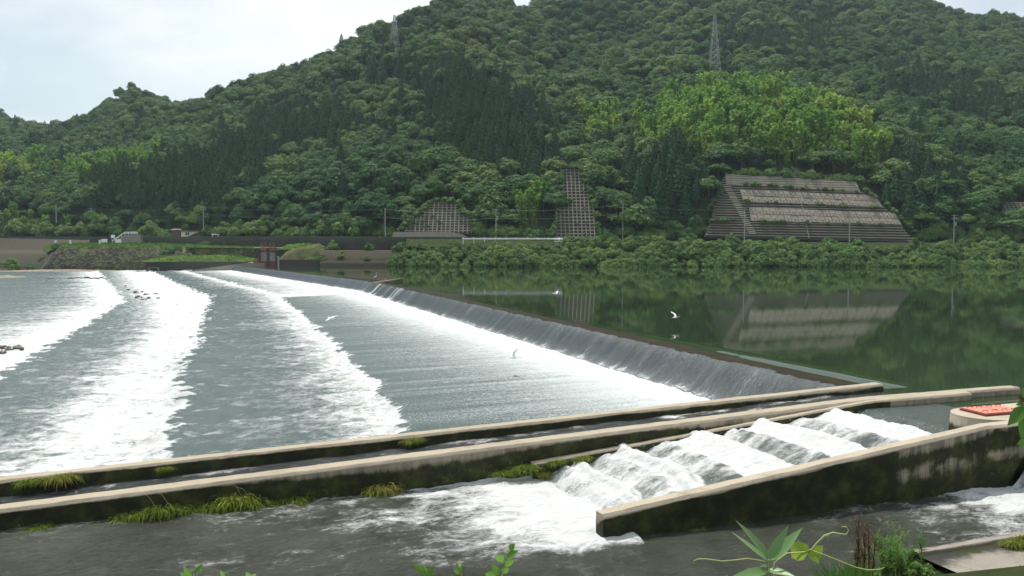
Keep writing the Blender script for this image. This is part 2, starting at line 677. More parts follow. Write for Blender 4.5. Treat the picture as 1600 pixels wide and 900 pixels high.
def terrain(X, Y):
    X, Y = np.asarray(X, float), np.asarray(Y, float)
    sh = X.shape
    x, y = X.ravel(), Y.ravel()
    d = np.sqrt((x[:, None] - pts[None, :, 0]) ** 2 + (y[:, None] - pts[None, :, 1]) ** 2)
    z = -d @ W[:len(pts)] + W[len(pts)] + x / 100 * W[-2] + y / 100 * W[-1]
    amp = sstep(275, 380, y)
    z = z + amp * (fbm(x / 70, y / 70, 5, 3) * 9 + fbm(x / 26, y / 26, 9, 2) * 3.2)
    return z.reshape(sh)


def foot_y(X):
    """distance of the road's hill-side edge"""
    X = np.asarray(X, float)
    return np.interp(X, [-560, -250, -195, -141, -85, -52, 0, 500], [352, 328, 323, 309, 280, 262, 252, 252])


def road_z(X):
    return np.interp(np.asarray(X, float), [-560, -195, -141, -85, -40, 0, 60, 160, 500],
                     [9.6, 9.6, 9.4, 9.0, 8.6, 8.4, 7.6, 7.0, 7.0])


# retaining walls lean on planes: bottom line (Y=249.5) and top line
class Lean:
    def __init__(s, pb0, pb1, pt0, pt1, Yb, Yt):
        """pixel corners bottom-left, bottom-right, top-left, top-right"""
        s.c = [at_y(*pb0, Yb), at_y(*pb1, Yb), at_y(*pt0, Yt), at_y(*pt1, Yt)]
        b0, b1, t0, t1 = s.c
        s.o = b0
        s.ax = (b1 - b0) / np.linalg.norm(b1 - b0)
        up = ((t0 + t1) - (b0 + b1)) / 2
        up = up - s.ax * up.dot(s.ax)
        s.ay = up / np.linalg.norm(up)
        s.n = np.cross(s.ax, s.ay)      # towards the river
        if s.n[1] > 0:
            s.n = -s.n

    def uv(s, px, py):
        d = ray(px, py)
        o = np.array([0, 0, H])
        t = (s.o - o).dot(s.n) / d.dot(s.n)
        p = o + d * t - s.o
        return p.dot(s.ax), p.dot(s.ay)

    def pt(s, a, b, n=0):
        return s.o + s.ax * a + s.ay * b + s.n * n

    def z_at(s, X, Y):
        return s.o[2] - ((X - s.o[0]) * s.n[0] + (Y - s.o[1]) * s.n[1]) / s.n[2]


big = Lean((1100, 371), (1430, 377), (1140, 272), (1335, 285), 250.5, 265)
mid = Lean((866, 372), (935, 372), (872, 262), (915, 262), 250.5, 267)
grid = Lean((622, 372), (745, 372), (660, 316), (715, 316), 255.5, 264)
far_r = Lean((1555, 372), (1700, 372), (1570, 312), (1700, 312), 255, 266)
# pixel outlines of the bare walls (no trees stand on them)
BARE = [
    [(1098, 380), (1126, 268), (1190, 268), (1345, 278), (1440, 385)],
    [(869, 380), (884, 275), (903, 275), (930, 380)],
    [(628, 380), (642, 352), (668, 318), (714, 318), (738, 352), (745, 380)],
    [(1560, 350), (1566, 318), (1720, 318), (1720, 350)],
]


def inside(poly, x, y):
    x, y = np.asarray(x), np.asarray(y)
    r = np.zeros(x.shape, bool)
    n = len(poly)
    for i in range(n):
        x0, y0 = poly[i]
        x1, y1 = poly[(i + 1) % n]
        c = (y0 > y) != (y1 > y)
        with np.errstate(divide='ignore', invalid='ignore'):
            xx = (x1 - x0) * (y - y0) / (y1 - y0 + 1e-9) + x0
        r ^= c & (x < xx)
    return r


def ground(X, Y):
    X, Y = np.asarray(X, float), np.asarray(Y, float)
    z = terrain(X, Y)
    fy = foot_y(X)
    z = np.where(Y < fy + 1.0, road_z(X) - 0.25, z)
    t = np.clip((Y - fy - 1) / 8, 0, 1)
    z = road_z(X) - 0.25 + (z - road_z(X) + .25) * t
    for ln in (big, mid, grid, far_r):
        x0, x1 = ln.c[0][0] - 6, ln.c[1][0] + 6
        y1 = max(ln.c[2][1], ln.c[3][1]) + 3
        m = (X > x0) & (X < x1) & (Y < y1) & (Y > ln.o[1])
        z = np.where(m, np.minimum(z, ln.z_at(X, Y) - 0.9), z)
    return z


xs = np.concatenate([np.arange(-1100, -330, 14), np.arange(-330, 420, 4.0), np.arange(420, 1150, 14)])
ys = np.concatenate([np.arange(246, 330, 2.0), np.arange(330, 620, 5.0), np.arange(620, 1300, 14)])
GX, GY = np.meshgrid(xs, ys, indexing='ij')
fy = foot_y(GX)
GY2 = np.where(GY < fy - 6.2, fy - 6.2, GY)
GZ = ground(GX, GY2)
GZ = np.where(GY2 < fy - 6.15, GZ - 3, GZ)
hme = np_mesh('hills', np.stack([GX, GY2, GZ], -1).reshape(-1, 3), grid_faces(len(xs), len(ys)), M['soil'])
struct('hills', hme)

# deep ground sheet out to the horizon, under everything
gb = MB()
gb.box(-3000, 3000, -800, 4500, -14, -12)
struct('ground', gb.mesh('ground', M['bank']))

# road along the far bank
rx = np.arange(-560, 500, 6.0)
rfy = foot_y(rx)
rz = road_z(rx)
rv = np.stack([np.stack([rx, rfy - 6.6, rz], -1), np.stack([rx, rfy + .6, rz], -1)], 1).reshape(-1, 3)
struct('road', np_mesh('road', rv, grid_faces(len(rx), 2), M['asphalt']))

# ------------------------------------------------------------------ plants of the hill
def quads_from(centers, normals, sizes, rng, aspect=1.0):
    n = len(centers)
    r = rng.normal(size=(n, 3))
    a = np.cross(normals, r)
    a /= np.linalg.norm(a, axis=1, keepdims=True) + 1e-9
    b = np.cross(normals, a)
    s = sizes[:, None] * .5
    k = rng.uniform(.6, 1.25, (n, 4, 1))
    v = np.stack([centers - a * s * k[:, 0] * aspect, centers - b * s * k[:, 1], centers + a * s * k[:, 2] * aspect, centers + b * s * k[:, 3]], 1)
    f = np.arange(n * 4).reshape(n, 4)
    return v.reshape(-1, 3), f


def crown_broad(seed, h=7.5, r=3.6, nl=26, q=80, qs=.62, z0=1.0, flat=.62):
    rng = np.random.default_rng(seed)
    cs, ns, ss = [], [], []
    for i in range(nl):
        th = rng.uniform(0, 2 * math.pi)
        rr = r * math.sqrt(rng.uniform(0, 1)) * .8
        hz = z0 + (h - z0) * (.28 + .62 * (1 - (rr / r) ** 2) * rng.uniform(.75, 1.1))
        lr = r * rng.uniform(.26, .44)
        c = np.array([rr * math.cos(th), rr * math.sin(th), hz - lr * flat])
        d = rng.normal(size=(q, 3))
        d[:, 2] = d[:, 2] * .8 + .35
        d /= np.linalg.norm(d, axis=1, keepdims=True)
        rad = lr * rng.uniform(.78, 1.1, (q, 1))
        cs.append(c + d * rad * np.array([1, 1, flat]))
        w_ = c + d * rad * np.array([1, 1, flat]) - np.array([0, 0, z0 + .2 * (h - z0)])
        w_ /= np.linalg.norm(w_, axis=1, keepdims=True)
        nn = d * .75 + w_ * .45 + rng.normal(size=(q, 3)) * .28 + np.array([0, 0, .2])
        ns.append(nn / np.linalg.norm(nn, axis=1, keepdims=True))
        ss.append(rng.uniform(.6, 1.25, q) * qs)
    return quads_from(np.concatenate(cs), np.concatenate(ns), np.concatenate(ss), rng)


def crown_cedar(seed, h=13, r=2.3, q=1100, qs=.72):
    rng = np.random.default_rng(seed)
    t = rng.uniform(0, 1, q) ** .75
    z = h * (1 - t * .88)
    th = rng.uniform(0, 2 * math.pi, q)
    rad = r * (t ** .62) * (1 - .25 * (np.sin(z * 5 + th * 2) * .5 + .5)) * rng.uniform(.6, 1.08, q)
    c = np.stack([rad * np.cos(th), rad * np.sin(th), z], -1)
    n = np.stack([np.cos(th), np.sin(th), np.full(q, .55)], -1) + rng.normal(size=(q, 3)) * .35
    n /= np.linalg.norm(n, axis=1, keepdims=True)
    return quads_from(c, n, rng.uniform(.6, 1.2, q) * qs * (.55 + .6 * t), rng)


def crown_bamboo(seed, h=8.5, culms=9, q=110, spread=1.5, lean=1.6):
    rng = np.random.default_rng(seed)
    cs, ns, ss = [], [], []
    for i in range(culms):
        th = rng.uniform(0, 2 * math.pi)
        b = np.array([math.cos(th), math.sin(th)]) * spread * math.sqrt(rng.uniform(0, 1)) * .8
        hh = h * rng.uniform(.75, 1.08)
        t2 = rng.uniform(0, 2 * math.pi)
        dl = np.array([math.cos(t2), math.sin(t2)]) * lean * rng.uniform(.4, 1.1)
        t = rng.uniform(.3, 1, q)
        zz = hh * (t - .16 * t ** 5)
        xy = b[None] + dl[None] * (t ** 3)[:, None]
        wv = .75 * np.sin(np.pi * np.clip((t - .2) / .85, 0, 1)) ** .7
        off = rng.normal(size=(q, 3)) * wv[:, None] * np.array([.5, .5, .85])
        c = np.concatenate([xy, zz[:, None]], 1) + off
        cs.append(c)
        n = np.stack([off[:, 0], off[:, 1], np.full(q, .5)], -1) + rng.normal(size=(q, 3)) * .4
        ns.append(n / np.linalg.norm(n, axis=1, keepdims=True))
        ss.append(rng.uniform(.35, .8, q))
    return quads_from(np.concatenate(cs), np.concatenate(ns), np.concatenate(ss), rng, 1.3)


def trunk_mesh(name, h, r, seed, mat, limbs=4, spread=1.8):
    rng = np.random.default_rng(seed)
    mb = MB()
    mb.tube([(0, 0, -1.2), (.05, 0, h * .3), (.1, .08, h * .65), (.05, .1, h)], [r * 1.25, r, r * .7, r * .25], 7)
    for i in range(limbs):
        th = i * 2 * math.pi / limbs + rng.uniform(-.4, .4)
        z = h * rng.uniform(.35, .6)
        e = np.array([math.cos(th) * spread, math.sin(th) * spread, z + h * .28])
        mb.tube([(0.05, 0, z), e * np.array([.5, .5, 1]) - np.array([0, 0, h * .08]), e], [r * .5, r * .35, r * .12], 5)
    return mb.mesh(name, mat, True)


broad_cr, cedar_cr, bam_cr = [], [], []
for i in range(9):
    v, f = crown_broad(100 + i, h=[7.5, 8.5, 6.5, 9, 7, 8, 10, 6, 8.5][i], r=[3.6, 3.3, 3.9, 3.5, 3.0, 4.2, 3.4, 3.2, 4.6][i], nl=[26, 20, 28, 24, 16, 34, 22, 14, 38][i], flat=[.62, .8, .5, .9, .7, .55, 1.0, .6, .5][i])
    broad_cr.append(np_mesh('crown', v, f, M['broad'], False))
for i in range(4):
    v, f = crown_cedar(200 + i, h=[11.5, 12.5, 10.5, 13][i], r=[2.7, 2.6, 2.9, 2.8][i])
    cedar_cr.append(np_mesh('crown', v, f, M['cedar'], False))
for i in range(4):
    v, f = crown_bamboo(300 + i, h=[11, 12, 10, 11.5][i], spread=1.2, lean=2.0)
    bam_cr.append(np_mesh('culm_foliage', v, f, M['bamboo'], False))
broad_tr = [trunk_mesh('trunk', 5.5, .22, i, M['bark']) for i in range(3)]
cedar_tr = [trunk_mesh('trunk', 12, .2, 10 + i, M['bark'], 0) for i in range(2)]
bam_tr = []
for i in range(2):
    rng = np.random.default_rng(50 + i)
    mb = MB()
    for k in range(8):
        th = rng.uniform(0, 6.28)
        b = np.array([math.cos(th), math.sin(th), 0]) * rng.uniform(.2, 1.2)
        mb.tube([b + np.array([0, 0, -1]), b + np.array([0, 0, 4.0]), b * 1.3 + np.array([0, 0, 6.5])], [.07, .06, .03], 5)
    bam_tr.append(mb.mesh('culms', M['culm'], True))

BAMBOO_Z = [
    [(985, 205), (1040, 165), (1090, 150), (1200, 152), (1290, 180), (1350, 212), (1392, 250), (1385, 268), (1330, 262), (1290, 262), (1220, 255), (1150, 258), (1110, 250), (1060, 250), (1010, 240)],
    [(900, 190), (965, 190), (965, 218), (930, 226), (905, 216)],
    [(806, 315), (850, 315), (858, 362), (800, 366)],
    [(-60, 262), (140, 268), (240, 262), (240, 282), (100, 290), (-60, 285)],
    [(-60, 335), (60, 340), (110, 358), (110, 370), (-60, 370)],
]
CEDAR_Z = [
    [(640, 130), (720, 120), (800, 150), (862, 195), (866, 300), (800, 305), (740, 280), (700, 245), (650, 200)],
    [(90, 275), (240, 280), (330, 245), (430, 190), (540, 180), (560, 215), (460, 250), (400, 290), (330, 345), (200, 345)],
    [(1395, 262), (1450, 268), (1475, 300), (1492, 365), (1440, 365), (1400, 320)],
    [(985, 270), (1060, 250), (1110, 270), (1105, 350), (1000, 352)],
    [(1390, 120), (1480, 135), (1600, 180), (1640, 215), (1560, 205), (1400, 165)],
    [(1130, 55), (1250, 50), (1330, 75), (1230, 95), (1150, 85)],
    [(560, 120), (640, 100), (640, 150), (560, 160)],
]

tp = []      # x, y, z, kind, px, py
Yc = 252.0
while Yc < 800:
    sp = 4.0 if Yc < 330 else (4.6 if Yc < 450 else 5.4)
    half = .64 * Yc + 45
    n = int(2 * half / sp)
    X = -half + (np.arange(n) + RNG.uniform(-.48, .48, n)) * sp
    Yv = Yc + RNG.uniform(-.5, .5, n) * sp
    tp.append(np.stack([X, Yv], -1))
    Yc += sp
tp = np.concatenate(tp)
TZ = ground(tp[:, 0], tp[:, 1])
keep = tp[:, 1] > foot_y(tp[:, 0]) + 3.2
PX, PY = project(tp[:, 0], tp[:, 1], TZ)
for poly in BARE:
    keep &= ~inside(poly, PX, PY)
# a tree low in front of a bare wall would hide it
for ln in (big, mid, grid):
    keep &= ~((tp[:, 0] > ln.c[0][0] - 1) & (tp[:, 0] < ln.c[1][0] + 1) & (tp[:, 1] < ln.o[1] + 3))
# ridge backs that the camera cannot see are dropped: walk along each column of photo pixels
order = np.argsort(tp[:, 1])
colmin = np.full(400, 1e9)
vis = np.zeros(len(tp), bool)
for i in order:
    c = int((PX[i] + 400) / 6)
    if c < 0 or c >= 400:
        continue
    top = PY[i] - 10 * F / tp[i, 1]
    if top < colmin[c] + 4:
        vis[i] = keep[i]
    if PY[i] < colmin[c]:
        colmin[c] = PY[i]
vis &= (PX > -120) & (PX < 1720) & (PY > -60)
tp, TZ, PX, PY = tp[vis], TZ[vis], PX[vis], PY[vis]
kind = np.zeros(len(tp), int)
jx, jy = PX + RNG.normal(0, 20, len(tp)), PY + RNG.normal(0, 12, len(tp))
for poly in CEDAR_Z:
    kind[inside(poly, jx, jy)] = 1
for poly in BAMBOO_Z:
    kind[inside(poly, PX + RNG.normal(0, 7, len(tp)), PY + RNG.normal(0, 5, len(tp)) - 6)] = 2
kind[(kind == 0) & (RNG.uniform(0, 1, len(tp)) < .03) & (PY > 190)] = 1
# small light saplings along the left road edge
scl = .66 + .85 * RNG.uniform(0, 1, len(tp)) ** 1.4 * (0.92 + .16 * (fbm(tp[:, 0] / 40, tp[:, 1] / 40, 3, 2)))
scl = np.where((PY > 335) & (PX < 330), scl * .62, scl)
scl = np.where(kind == 1, scl * .92, scl)
scl = np.where((np.abs(PX - 616) < 16) & (PY > 30) & (PY < 100), scl * .55, scl)
scl = np.where((np.abs(PX - 1117) < 20) & (PY > 90) & (PY < 135), scl * .6, scl)
scl = np.where((PX < 330) & (PY < 180), np.minimum(scl, 1.0), scl)
rot = RNG.uniform(0, 6.28, len(tp))


def zone_words(px, py):
    if py > 325:
        if px < 260:
            return 'at the roadside behind the left stone revetment'
        if px < 430:
            return 'at the roadside behind the cream hut'
        if px < 640:
            return 'at the roadside left of the lattice crib wall'
        if px < 870:
            return 'between the lattice crib wall and the narrow tall crib wall'
        if px < 1110:
            return 'between the narrow tall crib wall and the wide slab wall'
        return 'at the roadside right of the wide slab wall'
    if px < 300:
        return 'on the low slope under the left ridge'
    if px < 620:
        return 'on the slope above the cream hut'
    if px < 870:
        return 'on the dark spur above the lattice crib wall'
    if px < 1100:
        return 'on the slope above the narrow tall crib wall'
    if px < 1400:
        return 'on the slope above the wide slab wall'
    return 'on the slope right of the wide slab wall'


spec = {0: ('broadleaf_tree', 'tree', 'rounded broadleaf tree', 'broadleaf trees', broad_cr, broad_tr, 'crown', 'trunk'),
        1: ('cedar_tree', 'tree', 'dark pointed cedar', 'cedars', cedar_cr, cedar_tr, 'crown', 'trunk'),
        2: ('bamboo_clump', 'bamboo', 'light yellow-green feathery bamboo clump', 'bamboo clumps', bam_cr, bam_tr, 'foliage', 'culms')}
INDIV = 300
rest_mask = np.zeros(len(tp), bool)
for k, (nm, cat, lab, grp, crs, trs, pa, pb) in spec.items():
    ids = np.where(kind == k)[0]
    on = (PX[ids] > -10) & (PX[ids] < 1610)
    ids = np.concatenate([ids[on][np.argsort(tp[ids[on], 1])], ids[~on]])
    for j, i in enumerate(ids):
        if j >= INDIV:
            rest_mask[i] = True
            continue
        zw = zone_words(PX[i], PY[i])
        t = thing(nm, lab + ' ' + zw, cat, (tp[i, 0], tp[i, 1], TZ[i]), grp + ' ' + zw, rot[i])
        s = float(scl[i])
        t.scale = (s * random.uniform(.95, 1.2), s * random.uniform(.95, 1.2), s * random.uniform(.8, 1.15))
        link(pa, crs[(i * 7) % len(crs)], t)
        link(pb, trs[i % len(trs)], t)

# the rest of the wood: one object per species mass, scattered with geometry nodes
def scatter(name, ids, meshes, label, cat):
    if len(ids) == 0:
        return
    src = bpy.data.collections.new(name + '_sources')
    for q, me in enumerate(meshes):
        o = bpy.data.objects.new('%s_source' % name, me)
        src.objects.link(o)
    me = bpy.data.meshes.new(name)
    v = np.stack([tp[ids, 0], tp[ids, 1], TZ[ids]], -1)
    me.vertices.add(len(v))
    me.vertices.foreach_set('co', v.astype(np.float32).ravel())
    a = me.attributes.new('spin', 'FLOAT_VECTOR', 'POINT')
    a.data.foreach_set('vector', np.stack([0 * rot[ids], 0 * rot[ids], rot[ids]], -1).astype(np.float32).ravel())
    a = me.attributes.new('size', 'FLOAT', 'POINT')
    a.data.foreach_set('value', scl[ids].astype(np.float32))
    a = me.attributes.new('pick', 'INT', 'POINT')
    a.data.foreach_set('value', ((ids * 7) % len(meshes)).astype(np.int32))
    o = link(name, me)
    o['kind'] = 'stuff'
    tag(o, label, cat)
    ng = bpy.data.node_groups.new(name + '_scatter', 'GeometryNodeTree')
    ng.interface.new_socket('Geometry', in_out='INPUT', socket_type='NodeSocketGeometry')
    ng.interface.new_socket('Geometry', in_out='OUTPUT', socket_type='NodeSocketGeometry')
    gi, go = ng.nodes.new('NodeGroupInput'), ng.nodes.new('NodeGroupOutput')
    ci = ng.nodes.new('GeometryNodeCollectionInfo')
    ci.inputs['Collection'].default_value = src
    ci.inputs['Separate Children'].default_value = True
    ci.inputs['Reset Children'].default_value = True
    iop = ng.nodes.new('GeometryNodeInstanceOnPoints')
    iop.inputs['Pick Instance'].default_value = True

    def na(nm_, typ):
        n = ng.nodes.new('GeometryNodeInputNamedAttribute')
        n.data_type = typ
        n.inputs['Name'].default_value = nm_
        return n.outputs['Attribute']
    ng.links.new(gi.outputs[0], iop.inputs['Points'])
    ng.links.new(ci.outputs[0], iop.inputs['Instance'])
    ng.links.new(na('pick', 'INT'), iop.inputs['Instance Index'])
    ng.links.new(na('spin', 'FLOAT_VECTOR'), iop.inputs['Rotation'])
    ng.links.new(na('size', 'FLOAT'), iop.inputs['Scale'])
    ng.links.new(iop.outputs[0], go.inputs[0])
    md = o.modifiers.new('scatter', 'NODES')
    md.node_group = ng
    return o


rest = np.where(rest_mask)[0]
scatter('broadleaf_forest', rest[kind[rest] == 0], broad_cr, 'mixed broadleaf forest covering the upper hillside up to the skyline', 'forest')
scatter('cedar_forest', rest[kind[rest] == 1], cedar_cr, 'dark pointed cedar plantation higher on the hillside', 'forest')
scatter('bamboo_forest', rest[kind[rest] == 2], bam_cr, 'pale green bamboo grove on the upper part of the hill', 'forest')
print('TREES', len(tp), [(kind == k).sum() for k in range(3)])

# ------------------------------------------------------------------ riverbank shrubs (far bank, right of the bare wall)
def bank_z(X, Y):
    """far bank slope from the water edge to the road"""
    X = np.asarray(X, float)
    fy = foot_y(X) - 7
    y0 = fy - 14
    t = np.clip((Y - y0) / (fy - y0), 0, 1)
    return -1.0 + (road_z(X) - .1 + 1.0) * t ** .9


bx = np.arange(-33, 500, 3.0)
bt = np.linspace(0, 1, 10)
BXg, BTg = np.meshgrid(bx, bt, indexing='ij')
BY = foot_y(BXg) - 21 + BTg * 14.2
BZ = bank_z(BXg, BY) + fbm(BXg / 6, BY / 6, 4, 3) * .5 * (BTg < .9) * (BTg > .05)
struct('riverbank', np_mesh('riverbank', np.stack([BXg, BY, BZ], -1).reshape(-1, 3), grid_faces(len(bx), 10), M['bank']))

shrub_me = []
for i in range(5):
    v, f = crown_broad(400 + i, h=4.2, r=2.6, nl=30, q=85, qs=.44, z0=-.8, flat=.8)
    shrub_me.append(np_mesh('riverbank_shrub', v, f, M['shrub'], False))
sh_rows = [(.02, 1.15, 'at the water edge'), (.32, 1.15, 'halfway up the bank'), (.62, 1.0, 'just under the road')]
for t_, s_, w_ in sh_rows:
    px = 618.0
    while px < 1640:
        skip = 868 < px < 880 and t_ > .1
        Xw = (px - 800) / F * 236
        Yw = foot_y(Xw) - 21 + t_ * 14 + random.uniform(-1, 1)
        Xw = (px - 800) / F * Yw
        s = s_ * random.uniform(.62, 1.28)
        if px < 720 and t_ > .5:
            s *= .55
        if 715 < px < 885 and t_ > .5:
            s *= .42
        if 1340 < px < 1430 and t_ > .2:
            s *= .55
        if not skip:
            if px < 868:
                w2 = 'below the white guard rail'
            elif px < 1100:
                w2 = 'right of the white equipment box'
            elif px < 1420:
                w2 = 'below the wide slab wall'
            else:
                w2 = 'at the far right of the bank'
            o = link('riverbank_shrub', shrub_me[random.randrange(5)], None, (Xw, Yw, float(bank_z(Xw, Yw)) - .3), random.uniform(0, 6.28))
            tag(o, 'dense leafy green shrub %s %s' % (w_, w2), 'shrub', 'shrubs %s %s' % (w_, w2))
            o.scale = (s * random.uniform(.9, 1.15), s, s * random.uniform(.85, 1.2))
        px += random.uniform(9.5, 14.5) * s_
# ------------------------------------------------------------------ water: reservoir, weir, river
UW = 13.86          # weir crest in the u direction
CW0 = 7.4


def crest_u(c):
    s = np.asarray(c, float) - 9.07
    return UW - np.where(s > 100, (s - 100) * .133, 0) + fbm(s * .8, 0 * s + 2.2, 31, 2) * .05


sill_w = 1.35
cc = [CW0]
while cc[-1] < 262:
    cc.append(cc[-1] + .12 + .012 * (cc[-1] - CW0))
cc = np.array(cc)
vv = np.concatenate([[sill_w, sill_w + .12, sill_w + .25, sill_w + .4, sill_w + .55, sill_w + .7, sill_w + .9, sill_w + 1.3], np.geomspace(sill_w + 2, 700, 40)])
CC, VV = np.meshgrid(cc, vv, indexing='ij')
UU = crest_u(CC) + VV
amp = .13 * (1 - sstep(6, 26, CC - CW0)) + .02
prof = 1 - sstep(sill_w + .05, sill_w + .85, VV)
ZZ = -amp * prof
rv1 = L(UU, CC, ZZ)
verts = [rv1.reshape(-1, 3)]
faces = [grid_faces(len(cc), len(vv))]
off = rv1.reshape(-1, 3).shape[0]
# part of the reservoir in front of the two intake walls
c2 = np.linspace(-60, CW0, 30)
v2 = np.concatenate([[14.3], np.geomspace(15.2, 700, 30)])
C2, V2 = np.meshgrid(c2, v2, indexing='ij')
verts.append(L(V2, C2, 0 * V2).reshape(-1, 3))
faces.append(grid_faces(30, 31) + off)
struct('reservoir', np_mesh('reservoir', np.concatenate(verts), np.concatenate(faces), M['resv']))

# brown algae sill along the crest
sv = np.array([-.12, 0, .25, .7, 1.1, sill_w + .06])
SC, SV = np.meshgrid(cc, sv, indexing='ij')
SZ = np.where(SV < 0, -.05, .0) - (.05 + .07 * (1 - sstep(6, 26, SC - CW0))) * (SV > .5) * .8 + fbm(SC * 2, SV * 2, 8, 2) * .012
o = link('weir_sill', np_mesh('weir_sill', L(crest_u(SC) + SV, SC, SZ + .012).reshape(-1, 3), grid_faces(len(cc), len(sv)), M['sill']))
tag(o, 'brown algae-covered flat sill along the crest of the long weir', 'weir')

# the river below the weir
ss = [CW0 - 9.07]
while ss[-1] < 345:
    ss.append(ss[-1] + .05 + .0062 * max(0, ss[-1] + 1.7))
ss = np.array(ss)
ww = np.concatenate([np.arange(-.06, 2.4, .09), np.arange(2.4, 40, .15), np.geomspace(40.2, 420, 90)])
S, Wd = np.meshgrid(ss, ww, indexing='ij')
bend = np.where(S > 100, (S - 100) * .133, 0)
wob = fbm(S * .55, Wd * .1, 21, 4)               # wandering of the foam edges
wob2 = fbm(S * 2.2, Wd * .6, 22, 4)
wp = Wd
P2, P3, P4 = 14.0 + 2.4 * np.exp(-(S + 1.7) / 10) + wob * .7 + wob2 * .5, 23.6 + wob * 1.0 + wob2 * .7, 33.0 + .02 * S + wob * 1.0 + wob2 * .6
# heights
z = np.where(wp < 0, -.0, 0)
face = sstep(0, 1, np.clip(wp / 1.85, 0, 1) ** .9)
z = -1.4 * face
z = z - .012 * np.clip(wp - 1.85, 0, 12)
z = z - .28 * sstep(P2 - .25, P2 + .5, wp) - .32 * sstep(P3 - .3, P3 + .6, wp) - .32 * sstep(P4 - .3, P4 + .7, wp)
# foam amounts
n_l = fbm(S * .35, Wd * .16, 40, 4)
n_m = fbm(S * 1.9, Wd * 1.2, 44, 4)
streak = fbm(S * 1.6, Wd * .07, 47, 4)
fo = np.zeros_like(S)
apr = (wp >= 1.85) & (wp < P2)
q = (wp - 1.85) / 12.0
fa = .98 * np.exp(-np.clip(q, 0, 9) * 5.5 / (1 + .012 * S)) + .30 * np.exp(-np.clip(q, 0, 9) * 1.4) + streak * .03 + .0
fo = np.where(wp >= 1.75, fa, 0)
far = sstep(88, 100, S)                            # past the bend the apron is missing: white water at once
fo2 = 1.05 * np.exp(-np.clip(wp - 1.7 - bend * .0, 0, 99) / (7 + 6 * np.exp(-(S - 100) / 20))) + .15 + n_l * .25
fo = np.where(wp >= 1.75, fo * (1 - far) + fo2 * far, 0)
wedge = np.exp(-((S - 97 + (wp - 2) * .22) / 5.0) ** 2) * sstep(1.6, 3.0, wp) * (1 - sstep(16, 30, wp))
fo = np.maximum(fo, wedge * 1.1)
# second sill
d2 = wp - P2
f2 = np.where(d2 > 0, .92 * np.exp(-np.clip(d2, 0, 99) / (4.8 + 3.0 * np.clip(n_l, -1, 1))), 0)
caps = .06 + .52 * sstep(.15, .7, n_m) + n_l * .10
dark = np.where((d2 > 0), np.maximum(f2, caps), 0)
fo = np.where(d2 > 0, dark, fo)
# third sill
d3 = wp - P3
widen = 1 + sstep(40, 120, S) * 1.2
f3 = np.where(d3 > -.25, 1.02 * np.exp(-np.clip(d3 - 3.0 * widen, 0, 99) / (3.6 * widen)) * (.86 + .22 * n_m + .12 * n_l), 0)
fo = np.where(d3 > -.25, np.maximum(f3, .16 + .4 * sstep(.1, .7, n_m) + .12 * n_l), fo)
# fourth sill and the calmer water below it
d4 = wp - P4
tail = .92 * np.exp(-np.clip(d4 - 1, 0, 999) / ((13 + 9 * streak) * (1 - .42 * sstep(35, 95, S)))) + .05 + .32 * sstep(.2, .62, fbm(S * .45, Wd * .035, 52, 4)) * np.exp(-np.clip(d4, 0, 999) / 45)
fo = np.where(d4 > -.2, tail + .15 * n_m * np.exp(-np.clip(d4, 0, 99) / 30), fo)
fo = np.clip(fo, -.3, 1.15)
gl = np.where(wp < P2, .34 + .55 * np.exp(-np.clip(wp - 1.85, 0, 99) / 5.5) + .05 * streak, (.27 + .10 * n_l))  # amount of painted sparkle, strongest below the weir foot
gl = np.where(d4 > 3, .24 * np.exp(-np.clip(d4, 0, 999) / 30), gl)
# foot of the weir: ragged
foot = np.exp(-((wp - 1.85) / .5) ** 2)
rough_a = np.where(wp < 1.7, .012, .012 + .05 * foot)
rough_a = np.where(d2 > 0, .06 + .07 * np.exp(-d2 / 4), rough_a)
rough_a = np.where(d3 > -.3, .075 + .06 * np.exp(-np.clip(d3, 0, 99) / 6), rough_a)
rough_a = np.where(d4 > 0, .03 + .08 * np.exp(-np.clip(d4, 0, 99) / 12), rough_a)
rough_a = rough_a + far * .05 * (wp > 1.7)
z = z + rough_a * (fbm(S * 1.5, Wd * .9, 60, 5, .6) * 1.6 + fbm(S * .45, Wd * .3, 66, 2) * .8)
# streaky falling face
z = z + np.where((wp < 1.9) & (wp > .1), fbm(S * 3.2, Wd * .25, 70, 4, .6) * .025, 0)
facefoam = np.where(wp < 1.75, .02 + 0.16 * sstep(1.25, 1.75, wp + .3 * fbm(S * 2, Wd * .1, 71, 3)) + .12 * fbm(S * 2.3, Wd * .3, 72, 3)
                    + .42 * np.exp(-((S - 86) / 18.0) ** 2) * fbm(S * 2.6, Wd * .2, 73, 3), 0)
rU = UW - bend - Wd
crest_fix = crest_u(S + 9.07) - (UW - bend)
rU = rU + crest_fix * np.exp(-np.clip(Wd, 0, 99))
V = L(rU, S + 9.07, z)
iface = int(np.searchsorted(ww, 1.78)) + 1
fme = np_mesh('weir_face', V[:, :iface].reshape(-1, 3), grid_faces(len(ss), iface), M['weirw'], attrs={'foam': facefoam[:, :iface]})
struct('falling_water', fme)
rme = np_mesh('river', V[:, iface - 1:].reshape(-1, 3), grid_faces(len(ss), len(ww) - iface + 1), M['river'], attrs={'foam': fo[:, iface - 1:], 'painted_glint': gl[:, iface - 1:]})
struct('river', rme)

